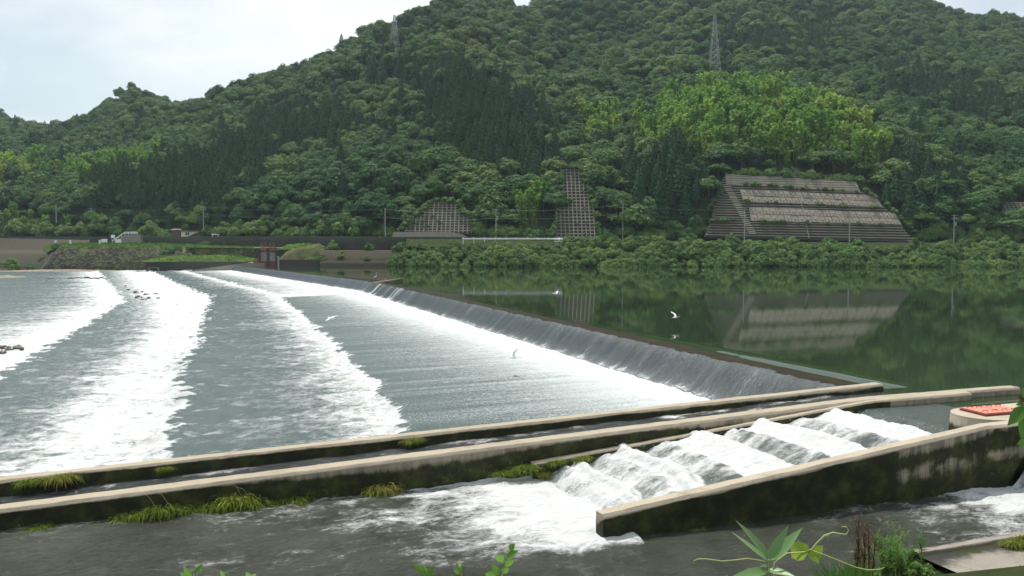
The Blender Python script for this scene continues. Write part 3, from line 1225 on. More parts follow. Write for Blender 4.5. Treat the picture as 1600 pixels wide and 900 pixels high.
# ------------------------------------------------------------------ fishway channel water
uu = np.arange(-45, 14.4, .09)
c3 = np.linspace(5.38, 7.06, 26)
U3, C3 = np.meshgrid(uu, c3, indexing='ij')
zt = np.where(U3 < 11.84, .25 - .038 * (11.84 - U3), .25)
cz = zt - .24 - .02 + fbm(U3 * 1.6, C3 * 3, 80, 5, .6) * .05 * sstep(14.2, 12, U3)
cz = np.where(U3 > 13.4, cz * (1 - sstep(13.4, 14.3, U3)), cz)
cf = .16 + .45 * np.exp(-((C3 - 6.85) / .22) ** 2) * (.5 + fbm(U3 * .7, C3, 82, 3)) + .35 * sstep(.25, .7, fbm(U3 * 1.2, C3 * 2, 83, 4))
cf = np.where(U3 > 12, cf * .3, cf) - .05
struct('channel_water', np_mesh('channel_water', L(U3, C3, cz).reshape(-1, 3), grid_faces(len(uu), 26), M['chan'], attrs={'foam': cf, 'painted_glint': .24 + .1 * fbm(U3, C3, 84, 3) - .2 * sstep(6, 12, U3)}))  # second attribute paints pale ripple highlights into the channel colour

# ------------------------------------------------------------------ fishway cascade
SU = [.95, 2.35, 4.05, 6.6, 9.0, 11.35]
SZl = [-.86, -.66, -.44, -.25, -.10, .02]
POOL = -1.15
uf = np.arange(-.75, 14.35, .05)
cf_ = np.arange(.2, 4.92, .06)
U4, C4 = np.meshgrid(uf, cf_, indexing='ij')
Ue = U4 + .26 * fbm(C4 * .9, U4 * .4, 90, 3) + .10 * fbm(C4 * 3, U4 * 1.2, 91, 3) - .10 * np.cos((C4 - 2.5) * 1.3)      # bowed falls
zf = np.zeros_like(U4)
ff = np.zeros_like(U4)
lows = [POOL] + SZl[:-1]
NS = len(SU)
for k in range(NS):
    lo, hi = lows[k], SZl[k]
    s0 = SU[k]
    a_ = -9 if k == 0 else SU[k - 1] + .28
    b_ = 99 if k == NS - 1 else s0 + .28
    m = (Ue >= a_) & (Ue < b_)
    x = s0 - Ue                                  # distance downstream from the sill
    zz = hi + (lo - .10 - hi) * sstep(-.2, .66, x)
    zz = np.where(x > .55, zz + .10 * sstep(.5, .85, x), zz)
    if k:
        bc = .98 if k < 3 else 1.12
        zz = zz + .20 * np.exp(-((x - bc) / .40) ** 2) * sstep(.0, .38, Ue - a_)
    if k < NS - 1:
        zz = np.where(x < .2, zz + .035 * np.exp(-((x + .3) / .35) ** 2), zz)
    fk = 1.15 * sstep(.28, .55, x)
    if k < NS - 1:
        since = (SU[k + 1] - .62) - Ue           # distance below the fall upstream
        slick = .16 * sstep(3.2, .8, C4) * sstep(.5, 1.0, since)
        fk = np.maximum(fk * .95, .62 + .46 * np.exp(-np.clip(since, 0, 9) / 1.0) + .28 * fbm(C4 * 3.2, U4 * .7, 95 + k, 4) + .30 * fbm(C4 * 1.1, U4 * 1.1, 195 + k, 3) - slick)
    else:
        fk = np.where(x < -.1, -.3, np.maximum(fk, .1))
    zf = np.where(m, zz, zf)
    ff = np.where(m, fk, ff)
up = Ue > SU[-1] + .1
turb = np.clip(ff, 0, 1)
zf = zf + turb * (fbm(U4 * 1.4, C4 * 1.4, 100, 2, .5) * .07 + fbm(U4 * 6, C4 * 7, 103, 4, .7) * .055) * np.where(up, .2, 1)
zf = zf + .04 * (1 - turb) * fbm(U4 * .5, C4 * 3.5, 105, 3) * np.where(up, .15, 1)
zf = np.where(U4 < -.05, zf - .35 * sstep(-.05, -.6, U4), zf)
zf = np.where(U4 > 12.0, zf * (1 - sstep(12.0, 13.0, U4)), zf)
struct('fishway_water', np_mesh('fishway_water', L(U4, C4, zf).reshape(-1, 3), grid_faces(len(uf), len(cf_)), M['fish'], attrs={'foam': ff}))
# spray: droplets thrown up by the falls
rng = np.random.default_rng(5)
mb = MB()
for k in range(NS):
    for j in range(110):
        x = rng.normal(1.0, .35)
        c = rng.uniform(.5, 4.8)
        u_ = SU[k] - x
        zz = lows[k] + .12 + abs(rng.normal(0, .16))
        p = L(u_, c, zz)
        s = rng.uniform(.003, .010)
        mb.add([p + np.array(d) * s for d in ((1, 0, 0), (-1, 0, 0), (0, 1, 0), (0, -1, 0), (0, 0, 1.4), (0, 0, -1.4))],
               [(0, 2, 4), (2, 1, 4), (1, 3, 4), (3, 0, 4), (2, 0, 5), (1, 2, 5), (3, 1, 5), (0, 3, 5)])
o = mb.build('spray', M['white'])
o['kind'] = 'stuff'
tag(o, 'white spray droplets flying over the fishway falls', 'spray')

# ------------------------------------------------------------------ lower pool
ub = np.concatenate([np.arange(-46, -16, .25), np.arange(-16, 14.4, .085)])
cb = np.arange(-3.3, 4.95, .085)
U5, C5 = np.meshgrid(ub, cb, indexing='ij')
pn = fbm(U5 * .5, C5 * .7, 110, 4)
edge = .6
front = np.exp(-np.clip(edge - .3 - U5, 0, 99) / (2.6 + 1.6 * pn + .35 * C5))
lat = sstep(-.75, .25, C5 + .35 * pn + .10 * np.clip(-U5, 0, 3))
pf = 1.25 * front * lat * (U5 < 2.2)
pf = pf + .30 * np.exp(-np.clip(-U5, 0, 99) / 9) * sstep(.0, .5, fbm(U5 * .8, C5 * 1.2, 112, 4)) * (U5 < .5) * lat
pf = np.maximum(pf, (.42 * np.exp(-((C5 - 4.85) / .35) ** 2)) * (U5 < 0))
# white water under the outlet at the right end
po = 1.3 * np.exp(-np.clip(11.2 - U5, 0, 99) / (2.6 + 1.5 * pn)) * sstep(-3.4, -2.6, C5) * (C5 < .05)
po = po + .22 * sstep(.1, .6, fbm(U5 * .9, C5 * 1.8, 113, 4)) * sstep(3, 8, U5) * (C5 < .05)
pf = np.where((U5 > .8) & ((C5 < .1) | (U5 > 2.2)), po * (C5 < .1), pf)
pz = POOL + fbm(U5 * 1.2, C5 * 1.5, 115, 5, .58) * (.055 + .08 * np.clip(pf, 0, 1)) + fbm(U5 * 3.4, C5 * 4.2, 117, 3) * .016 + .05 * np.clip(pf, 0, 1)
struct('pool', np_mesh('pool', L(U5, C5, pz).reshape(-1, 3), grid_faces(len(ub), len(cb)), M['pool'], attrs={'foam': np.clip(pf, 0, 1.2), 'painted_glint': .19 + .12 * fbm(U5 * .6, C5 * .9, 119, 4) - .10 * (U5 > 1) * (C5 > -1.2)}))  # second attribute paints ripple highlights into the pool colour

# falling water of the outlet beside the pier
uo = np.linspace(11.3, 14.4, 60)
co = np.linspace(-3.2, -.12, 60)
U6, C6 = np.meshgrid(uo, co, indexing='ij')
zo = -1.2 + 1.15 * sstep(11.4, 12.9, U6) + fbm(U6 * 1.5, C6 * 5, 120, 4) * .05
struct('outlet_water', np_mesh('outlet_water', L(U6, C6, zo).reshape(-1, 3), grid_faces(60, 60), M['fish'],
                               attrs={'foam': .75 - .7 * sstep(11.6, 13.0, U6)}))

# ------------------------------------------------------------------ fishway walls
def wall(name, ua, cback, cfront, top, zbot, stain_fn, mat, label, cat='wall', moss_fn=None, rag=.012, bev=.04, seed=0, group=None, end_fn=None):
    """concrete wall along u. cback/cfront may be functions of u; top(u) height"""
    ua = np.asarray(ua, float)
    cbk = cback(ua) if callable(cback) else np.full_like(ua, cback)
    cfr = cfront(ua) if callable(cfront) else np.full_like(ua, cfront)
    zt_ = top(ua)
    dn = np.array([0, .03, .06, .09, .13, .18, .24, .31, .39, .48, .58, .7, .85, 1.05, 1.3, 1.7])
    rows = []
    rows += [(cbk, np.full_like(ua, zbot), 1.0)]
    rows += [(cbk, zt_ - .35, .35), (cbk, zt_ - bev, bev), (cbk - bev * .6, zt_, 0)]
    for q_ in (.33, .66):
        rows.append((cbk + (cfr - cbk) * q_, zt_, 0))
    rows.append((cfr + bev * .8, zt_, 0))
    for d in dn:
        zz = np.maximum(zt_ - bev - d, zbot)
        rows.append((cfr - .02 * (d > 0) + 0 * ua, zz, bev + d))
    n = len(rows)
    Cc = np.stack([r[0] for r in rows], 1)
    Zc = np.stack([r[1] for r in rows], 1)
    Dp = zt_[:, None] - Zc
    Uu = np.repeat(ua[:, None], n, 1)
    if end_fn is not None:
        Uu = Uu + end_fn(Uu, Zc, Dp)
    ro = fbm(Uu * 3, Cc * 3 + Zc * 3, 130 + seed, 4)
    Cc = Cc + ro * rag
    Zc = Zc + fbm(Uu * 2.5, Cc * 4, 140 + seed, 3) * rag * (Dp < .02)
    V_ = L(Uu, Cc, Zc)
    fs = [tuple(f) for f in grid_faces(len(ua), n)[:, ::-1]]
    nn = len(ua) * n
    fs.append(tuple(range(0, n)))
    fs.append(tuple(range(nn - 1, nn - n - 1, -1)))
    isfront = np.zeros_like(Dp)
    isfront[:, 7:] = 1
    st = stain_fn(Uu, Dp, Zc, isfront)
    mo = moss_fn(Uu, Dp, Zc, isfront) if moss_fn else np.zeros_like(st)
    me = np_mesh(name, V_.reshape(-1, 3), fs, mat, False, {'stain': st, 'moss': mo})
    o_ = link(name, me)
    return tag(o_, label, cat, group)


topA = lambda u: np.where(u < 13, .25 - .030 * (14.0 - u), .25 - .03 * (14 - u))
wall('channel_wall', np.arange(-45, 14.45, .12), 7.44, 7.04, topA, -2.6,
     lambda u, d, z, f: np.where(f > 0, .15 + sstep(.0, .10 + .10 * sstep(2, 12, u), d - .06 * fbm(u * .7, d, 150, 3) - .02) * .8, np.where(d > .05, .9, .02)),
     M['concrete'], 'long low concrete wall nearest the weir, upstream end squared off beside the crest', moss_fn=lambda u, d, z, f: .25 * f * sstep(.1, .3, d), seed=1)
topB = lambda u: np.where(u < 11.84, .25 - .038 * (11.84 - u), .25)


def stB(u, d, z, f):
    clean = .12 + .62 * np.exp(-((u + 2.8) / 3.0) ** 2) * (.65 + .5 * fbm(u * .9, d, 160, 3)) + .35 * sstep(3, 8, u)
    return np.where(f > 0, .05 + .36 * sstep(.03, .10, d) + .6 * sstep(clean * .35, clean * .95 + .05, d), np.where(d > .05, .8, .0))


wall('channel_wall', np.concatenate([np.arange(-45, 16.0, .12), np.linspace(16.02, 18.4, 18)]), 5.40,
     lambda u: np.where(u < 8.0, 4.93, np.where(u < 12, 4.93 - .0 * u, np.where(u < 15.95, 4.72, 5.0))), topB, -2.6, stB,
     M['concrete'], 'long concrete wall between the narrow channel and the white fishway', moss_fn=lambda u, d, z, f: f * (.18 + .30 * sstep(.2, .6, d) * (u < 2)), seed=2)
# ledge: sloping side wall of the stepped fishway, against the wall above
topL = lambda u: .23 - .082 * (11.6 - u)
wall('fishway_ledge', np.arange(.25, 12.4, .12), 4.90, 4.70, lambda u: np.minimum(topL(u), .24), -2.0,
     lambda u, d, z, f: np.where(f > 0, .1 + sstep(.02, .08, d) * .9, .12), M['concrete'],
     'thin sloping concrete ledge along the far side of the stepped fishway', seed=3, bev=.02,
     moss_fn=lambda u, d, z, f: .42 * (1 - sstep(2, 5, u)))
topC = lambda u: np.where(u < 10.9, -.58 + .0985 * u, -.58 + .0985 * 10.9)


def stC(u, d, z, f):
    wet = 1 - sstep(7.4, 8.2, u)
    lim = .10 + .05 * fbm(u, d, 170, 3)
    s_wet = sstep(lim * .6, lim * 1.6, d)
    s_dry = .05 + .40 * sstep(.03, .1, d) + .26 * sstep(.0, .5, fbm(u * 1.6, z * 3.5, 171, 4)) + .4 * np.exp(-((d - .42) / .13) ** 2) + .45 * sstep(.7, 1.35, d)
    return np.where(f > 0, .05 + .95 * (s_wet * wet + np.clip(s_dry, 0, 1) * (1 - wet)), np.where(d > .06, .7, .06))


wall('fishway_wall', np.concatenate([[0, .04], np.arange(.12, 12.7, .1)]), .33, 0.0, topC, -2.2, stC, M['fishconc'],
     'near concrete wall sloping down to a square tip beside the white cascade',
     moss_fn=lambda u, d, z, f: f * (.20 + .22 * sstep(7.6, 8.6, u)), seed=4,
     end_fn=lambda U, Z, D: np.where(U > 11, -(np.clip(D, 0, 1.5) ** 1.7) * .55 * sstep(11, 12.6, U), 0))

# pier with rounded nose
ZP = .5
out = []
for th in np.linspace(math.pi * 1.5, math.pi * .5, 15):
    out.append((12.25 + math.cos(th) * .95, 1.15 + math.sin(th) * .85))
poly = out + [(21, 2.0), (21, .30)]
mbp = []
levels = [(0, 0), (.03, .0), (.2, .03), (.4, .06), (.55, .09), (.7, .11), (1.2, .2), (2.2, .35)]
n = len(poly)
Vs, st = [], []
pc = np.array(poly)
pa = np.concatenate([pc + (pc - np.array([13.5, 1.15])) * 0 for _ in [0]])
for d, grow in levels:
    q_ = pc.copy()
    q_[:15, 0] -= grow * np.abs(np.cos(np.linspace(-1.5, 1.5, 15)))
    Vs.append(L(q_[:, 0], q_[:, 1], ZP - d))
    st.append(np.full(n, .05 if d < .1 else (.30 if d < .36 else .9)))
fs = [(i * n + j, i * n + (j + 1) % n, (i + 1) * n + (j + 1) % n, (i + 1) * n + j) for i in range(len(levels) - 1) for j in range(n)]
fs.append(tuple(range(n - 1, -1, -1)))
Vs = np.concatenate(Vs)
pier = link('fishway_pier', np_mesh('fishway_pier', Vs, fs, M['fishconc'], False, {'stain': np.concatenate(st), 'moss': np.zeros(len(Vs))}))
tag(pier, 'round-nosed concrete pier with a red hatch on top at the fishway head', 'pier')

# red hatch lying on the pier
hc = [at_z(1499, 641, ZP), at_z(1559, 636.5, ZP), at_z(1577, 646, ZP), at_z(1540, 651, ZP)]
hc = [np.array(p) for p in hc]
hx = hc[1] - hc[0]
hy = hc[3] - hc[0]
hatch = thing('hatch_cover', 'red-orange steel hatch cover with dark handles on the concrete pier', 'hatch', hc[0] + np.array([0, 0, .002]))
z3 = np.array([0, 0, 1.0])
mb = MB()
mb.frame_box((0, 0, 0), hx, hy, z3 * .05)
mb.build('hatch_frame', M['hatchdark'], hatch)
for k in range(2):
    mb = MB()
    mb.frame_box(hx * (.02 + .49 * k) + hy * .03 + z3 * .052, hx * .47, hy * .94, z3 * .03)
    lid = mb.build('lid', M['hatch'], hatch)
    for q_ in (.25, .75):
        m2 = MB()
        b_ = hx * (.02 + .49 * k + .47 * q_) + hy * .2 + z3 * .084
        hh = hx / np.linalg.norm(hx) * .09
        m2.tube([b_ - hh, b_ - hh + z3 * .035, b_ + hh + z3 * .035, b_ + hh], .009, 6)
        m2.build('handle', M['hatchdark'], lid)
        m2 = MB()
        b_ = hx * (.02 + .49 * k + .47 * q_) + hy * .78 + z3 * .084
        m2.tube([b_ - hh, b_ - hh + z3 * .035, b_ + hh + z3 * .035, b_ + hh], .009, 6)
        m2.build('handle', M['hatchdark'], lid)

# near bank: low concrete platform with a kerb, and the slope the plants grow on
mbk = MB()
pl = L(np.linspace(2.2, 40, 40), np.full(40, -3.05), -1.0)
u7 = np.linspace(5.3, 40, 120)
rows7 = [(-2.95, -2.2), (-2.95, -.97), (-2.97, -.94), (-3.12, -.935), (-3.15, -.94), (-3.16, -1.0), (-3.7, -1.0), (-4.6, -.99), (-6.2, -.98)]
Uk = np.repeat(u7[:, None], len(rows7), 1)
Ck = np.array([r[0] for r in rows7])[None] + fbm(Uk * 2, Uk * 0, 180, 3) * .02
Zk = np.array([r[1] for r in rows7])[None] + fbm(Uk * 1.5, Ck * 3, 181, 3) * .012
stk = np.array([1, .9, .5, .25, .4, .95, .35, .15, .12])[None] + fbm(Uk * .9, Ck * 1.5, 182, 3) * .3
struct('path', np_mesh('path', L(Uk, Ck, Zk).reshape(-1, 3), grid_faces(len(u7), len(rows7)), M['greyconc'], False,
                       {'stain': stk, 'moss': np.where(np.array([r[0] for r in rows7])[None] > -3.2, .3, .1) + 0 * stk}))
ua8 = np.linspace(-60, 60, 90)
ca8 = np.array([-2.9, -3.1, -3.6, -4.4, -5.5, -7.0, -9.0, -11, -13, -15, -18, -26, -60])
za8 = np.array([-2.0, -1.3, -1.1, -.75, -.2, .5, 1.4, 2.2, 2.8, 3.3, 3.45, 3.5, 3.5])
U8, C8 = np.meshgrid(ua8, ca8, indexing='ij')
Z8 = np.repeat(za8[None], len(ua8), 0) + fbm(U8 * .6, C8 * .6, 190, 4) * .12
plat = sstep(4.2, 5.2, U8) * (C8 > -6.4)
C8m = C8 - plat * 0
Z8 = np.where(plat > 0, np.minimum(Z8, -1.12), Z8)
struct('near_bank', np_mesh('near_bank', L(U8, C8m, Z8).reshape(-1, 3), grid_faces(len(ua8), len(ca8))[:, ::-1], M['bank']))

# ------------------------------------------------------------------ far bank: walls, revetments, gate
def strip(name, lines, mat, stain=None, moss=None, sub=14, thick=None):
    """surface lofted through polylines (lists of 3D points, same length); subdivided along"""
    arr = []
    for ln in lines:
        ln = np.asarray(ln, float)
        t = np.linspace(0, len(ln) - 1, (len(ln) - 1) * sub + 1)
        arr.append(np.stack([np.interp(t, np.arange(len(ln)), ln[:, k]) for k in range(3)], -1))
    A = np.stack(arr, 1)
    nn, k = A.shape[0], A.shape[1]
    st = np.zeros((nn, k)) if stain is None else np.repeat(np.array(stain, float)[None], nn, 0)
    mo = np.zeros((nn, k)) if moss is None else np.repeat(np.array(moss, float)[None], nn, 0)
    return np_mesh(name, A.reshape(-1, 3), grid_faces(nn, k), mat, False, {'stain': st, 'moss': mo})


def PL(pixels, Y):
    return [at_y(px, py, Y if not hasattr(Y, '__len__') else Y[i]) for i, (px, py) in enumerate(pixels)]


# parapet / road embankment wall
wx = np.arange(-520, 18, 4.0)
wy = foot_y(wx) - 6.8
wt = road_z(wx) + .45
rows = [(0.35, -.6), (.35, 0), (0, 0), (0, -.12), (-.02, -.14), (-.03, -2), (-.1, -4.4), (-.3, -12)]
Aw = np.stack([np.stack([wx, wy + a, wt + b], -1) for a, b in rows], 1)
stw = np.repeat(np.array([0, .1, .1, .35, .45, .52, .6, .9])[None], len(wx), 0) + fbm(wx / 9, wx * 0, 200, 3)[:, None] * .3
o = link('embankment_wall', np_mesh('embankment_wall', Aw.reshape(-1, 3), grid_faces(len(wx), len(rows)), M['darkconc'], False, {'stain': stw, 'moss': stw * 0 + .12}))
tag(o, 'long dark concrete road embankment wall along the far bank', 'wall')

# lower brown wall under it, right of the grassy mound
o = link('lower_bank_wall', strip('lower_bank_wall', [PL([(500, 391), (560, 391), (640, 391)], [251, 249, 248]), PL([(500, 392), (560, 392), (640, 392)], [248, 246, 245]),
                                                      PL([(500, 404), (560, 405), (640, 405)], [247.6, 245.6, 244.6]), PL([(500, 411), (560, 411), (640, 411)], [244, 242, 241]),
                                                      PL([(500, 425), (560, 425), (640, 425)], [244, 242, 241])],
                                  M['oldconc'], [.2, .45, .4, .05, .9], [.2, .4, .3, .1, 0]))
tag(o, 'brownish lower bank wall with a pale waterline strip behind the small round bush', 'wall')

# stepped revetment at the far left
o = link('stepped_revetment', strip('stepped_revetment', [PL([(-260, 366), (0, 372), (140, 375)], [312, 302, 297]), PL([(-260, 388), (0, 389.5), (140, 389.5)], [306, 297, 291]),
                                                          PL([(-260, 390), (0, 390.5), (140, 390.5)], [306, 296.6, 290.6]), PL([(-260, 396), (0, 396), (140, 396)], [298, 290, 286]),
                                                          PL([(-260, 397), (0, 397), (140, 397)], [298, 289.6, 285.6]), PL([(-260, 416), (0, 416), (140, 418)], [290, 284, 280]),
                                                          PL([(-260, 424), (0, 423), (140, 423)], [288, 282, 280])],
                                    M['oldconc'], [.35, .5, -.2, -.2, .75, .7, .2], [.3, .3, 0, 0, 0, .1, 0]))
tag(o, 'stepped grey concrete revetment with a pale berm at the far left bank', 'revetment')

# mossy stone revetment block with grass on top
top = PL([(62, 409), (92, 386.5), (160, 386), (238, 386.5), (300, 387)], [292, 281, 280, 279, 278])
bot = PL([(62, 420), (66, 420), (160, 420.5), (238, 419), (300, 411)], [290, 276, 275, 274, 268])
mid_ = [(a + b) / 2 + np.array([0, -.2, 0]) for a, b in zip(top, bot)]
dn = [b + np.array([0, -.5, -4]) for b in bot]
o = link('stone_revetment', strip('stone_revetment', [top, mid_, bot, dn], M['stone']))
tag(o, 'dark stone-faced revetment block covered in moss patches below the white signboards', 'revetment')
gt = PL([(60, 400), (92, 386.4), (160, 385.9), (238, 386.4), (300, 386.9)], [293, 281, 280, 279, 278])
gb_ = PL([(60, 380), (92, 380), (160, 379.5), (238, 379.8), (306, 381)], [301, 299, 297, 295, 293])
o = struct('lawn', strip('lawn', [[p + np.array([0, 0, .02]) for p in gt], [(a + b) / 2 + np.array([0, 0, .15]) for a, b in zip(gt, gb_)], gb_], M['lawn']))

# low stone wall behind the grass mound, grassy on top
o = link('low_stone_wall', strip('low_stone_wall', [PL([(296, 386), (350, 387), (415, 388)], [276, 272, 266]), PL([(296, 404), (350, 404), (415, 404)], [275, 271, 265]),
                                                    PL([(296, 412), (350, 412), (415, 412)], [275, 271, 265])], M['stone']))
tag(o, 'low dark stone wall between the grass mound and the road embankment', 'wall')
struct('grass_verge', strip('grass_verge', [PL([(290, 387.3), (350, 387.3), (418, 388.3)], [275.6, 271.6, 265.6]), PL([(290, 384), (350, 385.5), (418, 386.3)], [275.9, 271.9, 265.9]),
                                            PL([(290, 381), (350, 384), (418, 386.2)], [280, 276, 270])], M['lawn']))

# grass mound in front with its dark retaining wall
def mound(name, cx, cy, rx_, ry_, zb, h, mat, seed, pw=1.0):
    a = np.linspace(-1, 1, 44)
    b = np.linspace(-1, 1, 26)
    A, B = np.meshgrid(a, b, indexing='ij')
    hh = np.clip(1 - np.abs(A) ** 2.6, 0, 1) ** pw * np.clip(1 - np.abs(B) ** 2.4, 0, 1)
    Z = zb + h * hh * (1 + .28 * fbm(A * 3, B * 2, seed, 3)) + fbm(A * 12, B * 8, seed + 3, 3) * .16
    return np_mesh(name, np.stack([cx + A * rx_, cy + B * ry_, Z], -1).reshape(-1, 3), grid_faces(44, 26), mat)


p0, p1 = at_y(222, 408, 264), at_y(400, 408, 256)
struct('grass_bank', mound('grass_bank', (p0[0] + p1[0]) / 2, 266, (p1[0] - p0[0]) / 2 + 1.5, 7.0, 1.0, 2.3, M['lawn'], 7))
mb = MB()
a0, a1 = at_y(228, 408.3, 262), at_y(398, 409, 253)
dv = a1 - a0
dv[2] = 0
nrm = np.array([dv[1], -dv[0], 0]) / np.linalg.norm(dv)
mb.frame_box(np.array([a0[0], a0[1], -4]), dv, -nrm * 10, (0, 0, a0[2] + 4))
me = mb.mesh('bank_toe_wall', M['darkconc'])
at_ = me.attributes.new('stain', 'FLOAT', 'POINT')
at_.data.foreach_set('value', np.array([.7] * 4 + [.2] * 4, np.float32))
btw = tag(link('bank_toe_wall', me), 'dark concrete wall at the water edge under the bright grass bank', 'wall')
mb = MB()
c0 = a0 + dv * .02 + nrm * .03 + np.array([0, 0, -2.2])
mb.frame_box(c0, dv * .11, nrm * .25, (0, 0, .25))
mb.frame_box(c0 + np.array([0, 0, -1.2]), dv * .02, nrm * .25, (0, 0, 1.2))
mb.frame_box(c0 + dv * .09 + np.array([0, 0, -1.2]), dv * .02, nrm * .25, (0, 0, 1.2))
mb.build('outlet_frame', M['greyconc'], btw)

# sloping concrete apron wall at the end of the weir
mb = MB()
q0, q1, q2, q3 = at_y(300, 422, 244), at_y(372, 412.5, 247), at_y(386, 410.5, 248), at_y(418, 411, 250)
for a_, b_ in ((q0, q1), (q1, q2), (q2, q3)):
    vs = [a_, b_, b_ + np.array([.6, 3.2, .15]), a_ + np.array([.6, 3.2, .15])]
    prism(mb, vs, -4)
o = mb.build('abutment_wall', M['greyconc'])
tag(o, 'pale sloping concrete abutment wall at the far end of the weir', 'wall')

# mossy mounds right of the gate
pm = at_y(483, 400, 256)
struct('dry_mound', mound('dry_mound', pm[0] + .4, 256.5, 10.5, 5.0, .6, 5.4, M['mound'], 17, .8))
pm = at_y(500, 405, 251)
struct('green_mound', mound('green_mound', pm[0] + 1, 251.5, 9.0, 2.6, .3, 2.5, M['lawn'], 27, .9))
pm = at_y(480, 384, 262)
struct('grass_top', mound('grass_top', pm[0], 261, 9.0, 3.5, 5.0, 1.9, M['lawn'], 29, .7))
mb = MB()
a0, a1 = at_y(433, 405.5, 248), at_y(545, 409, 246)
mb.frame_box((a0[0], a0[1], -3), (a1[0] - a0[0], a1[1] - a0[1], 0), (0, 3, 0), (0, 0, a0[2] + 3))
me = mb.mesh('low_quay_wall', M['darkconc'])
at_ = me.attributes.new('stain', 'FLOAT', 'POINT')
at_.data.foreach_set('value', np.array([.6] * 4 + [.1] * 4, np.float32))
tag(link('low_quay_wall', me), 'low dark concrete quay wall right of the red sluice gate', 'wall')

# the red double sluice gate
gc = at_y(418, 412, 249.5)
g = thing('sluice_gate', 'double sluice gate with grey panels, dark red frames and orange hoists', 'sluice gate', gc)
k = 249.5 / F
def GX_(px):
    return (px - 418) * k
def GZ_(py):
    return (412 - py) * k
mb = MB()
for px in (404, 417.2, 430.5):
    mb.box(GX_(px), GX_(px + 2.4), 0, 1.6, -2, GZ_(393))
mb.box(GX_(402), GX_(434), -.2, 1.8, GZ_(393), GZ_(391.6))
mb.build('gate_pier', M['darkconc'], g)
for px in (406.5, 419.7):
    mb = MB()
    mb.box(GX_(px), GX_(px + 10.6), .35, .55, GZ_(408), GZ_(393.2))
    pn_ = mb.build('gate_panel', M['greygate'], g)
    mb = MB()
    mb.box(GX_(px), GX_(px + 10.6), .2, .5, -1.5, GZ_(408))
    for q_ in (0, 9.9):
        mb.box(GX_(px + q_), GX_(px + q_ + .7), .15, .34, GZ_(408), GZ_(393.2))
    mb.build('gate_skirt', M['redgate'], pn_)
    mb = MB()
    x0, x1 = GX_(px + 1.3), GX_(px + 8.3)
    for x in (x0, x1):
        mb.box(x - .09, x + .09, .3, .6, GZ_(391.6), GZ_(380))
    for zz in (380.8, 386.5, 391):
        mb.box(x0, x1, .34, .56, GZ_(zz), GZ_(zz - .9))
    mb.box((x0 + x1) / 2 - .06, (x0 + x1) / 2 + .06, .36, .5, GZ_(391.6), GZ_(382))
    mb.box((x0 + x1) / 2 - .4, (x0 + x1) / 2 + .4, .2, .8, GZ_(391.2), GZ_(388.6))
    mb.build('hoist_frame', M['orangegate'], g)
mb = MB()
mb.box(GX_(396), GX_(440), .9, 1.5, GZ_(387.2), GZ_(386.3))
mb.build('walkway', M['cream'], g)
mb = MB()
p = at_y(399, 411, 248)
mb.box(-.9, .9, -.5, .5, 0, .5)
mb.box(-.7, .2, -.45, .45, .5, 1.0)
mb.box(.3, .8, -.3, .3, .5, 1.3)
o = mb.build('winch_box', M['orangegate'])
o.location = p + np.array([0, 1.2, .1])
tag(o, 'small rusty orange winch box left of the sluice gate', 'winch')
mb = MB()
mb.box(-.2, .2, -.2, .2, -2.5, 1.9)
mb.box(-.26, .26, -.26, .26, 1.9, 2.05)
o = mb.build('gauge_post', M['pole'])
o.location = at_y(435, 411, 246.5)
tag(o, 'pale water gauge post in front of the low quay wall', 'post')

def rough_grass(names, per_m2, h, label):
    rng_ = np.random.default_rng(77)
    allc = []
    for nm_ in names:
        me_ = bpy.data.objects[nm_].data
        me_.calc_loop_triangles()
        co = np.array([v.co[:] for v in me_.vertices])
        tri = np.array([t_.vertices[:] for t_ in me_.loop_triangles])
        A_, B_, C_ = co[tri[:, 0]], co[tri[:, 1]], co[tri[:, 2]]
        ar = np.linalg.norm(np.cross(B_ - A_, C_ - A_), axis=1) / 2
        n_ = int(ar.sum() * per_m2)
        ti = rng_.choice(len(tri), n_, p=ar / ar.sum())
        r1, r2 = np.sqrt(rng_.uniform(0, 1, (n_, 1))), rng_.uniform(0, 1, (n_, 1))
        allc.append(A_[ti] * (1 - r1) + B_[ti] * r1 * (1 - r2) + C_[ti] * r1 * r2)
    c_ = np.concatenate(allc)
    n_ = len(c_)
    pat = .35 + 1.1 * np.clip(fbm(c_[:, 0] * .35, c_[:, 1] * .5, 301, 3) + .45, 0, 1)
    hh = (h * rng_.uniform(.4, 1.2, n_) * pat)[:, None]
    a_ = rng_.uniform(0, 6.28, n_)
    sd_ = np.stack([np.cos(a_), np.sin(a_), 0 * a_], -1) * .12
    up_ = np.concatenate([rng_.normal(0, .3, (n_, 2)), np.ones((n_, 1))], 1) * hh
    v_ = np.stack([c_ - sd_, c_ + sd_, c_ + up_], 1).reshape(-1, 3)
    o_ = link('grass', np_mesh('grass', v_, np.arange(n_ * 3).reshape(n_, 3), M['grass'], False))
    o_['kind'] = 'stuff'
    tag(o_, label, 'grass')


rough_grass(['lawn', 'grass_verge', 'grass_bank', 'green_mound', 'grass_top'], 7, .45, 'rough green grass on the lawns and mounds of the far left bank')
# signboards and stair railing on the lawn
def lawn_point(px, py, Y):
    return at_y(px, py, Y)


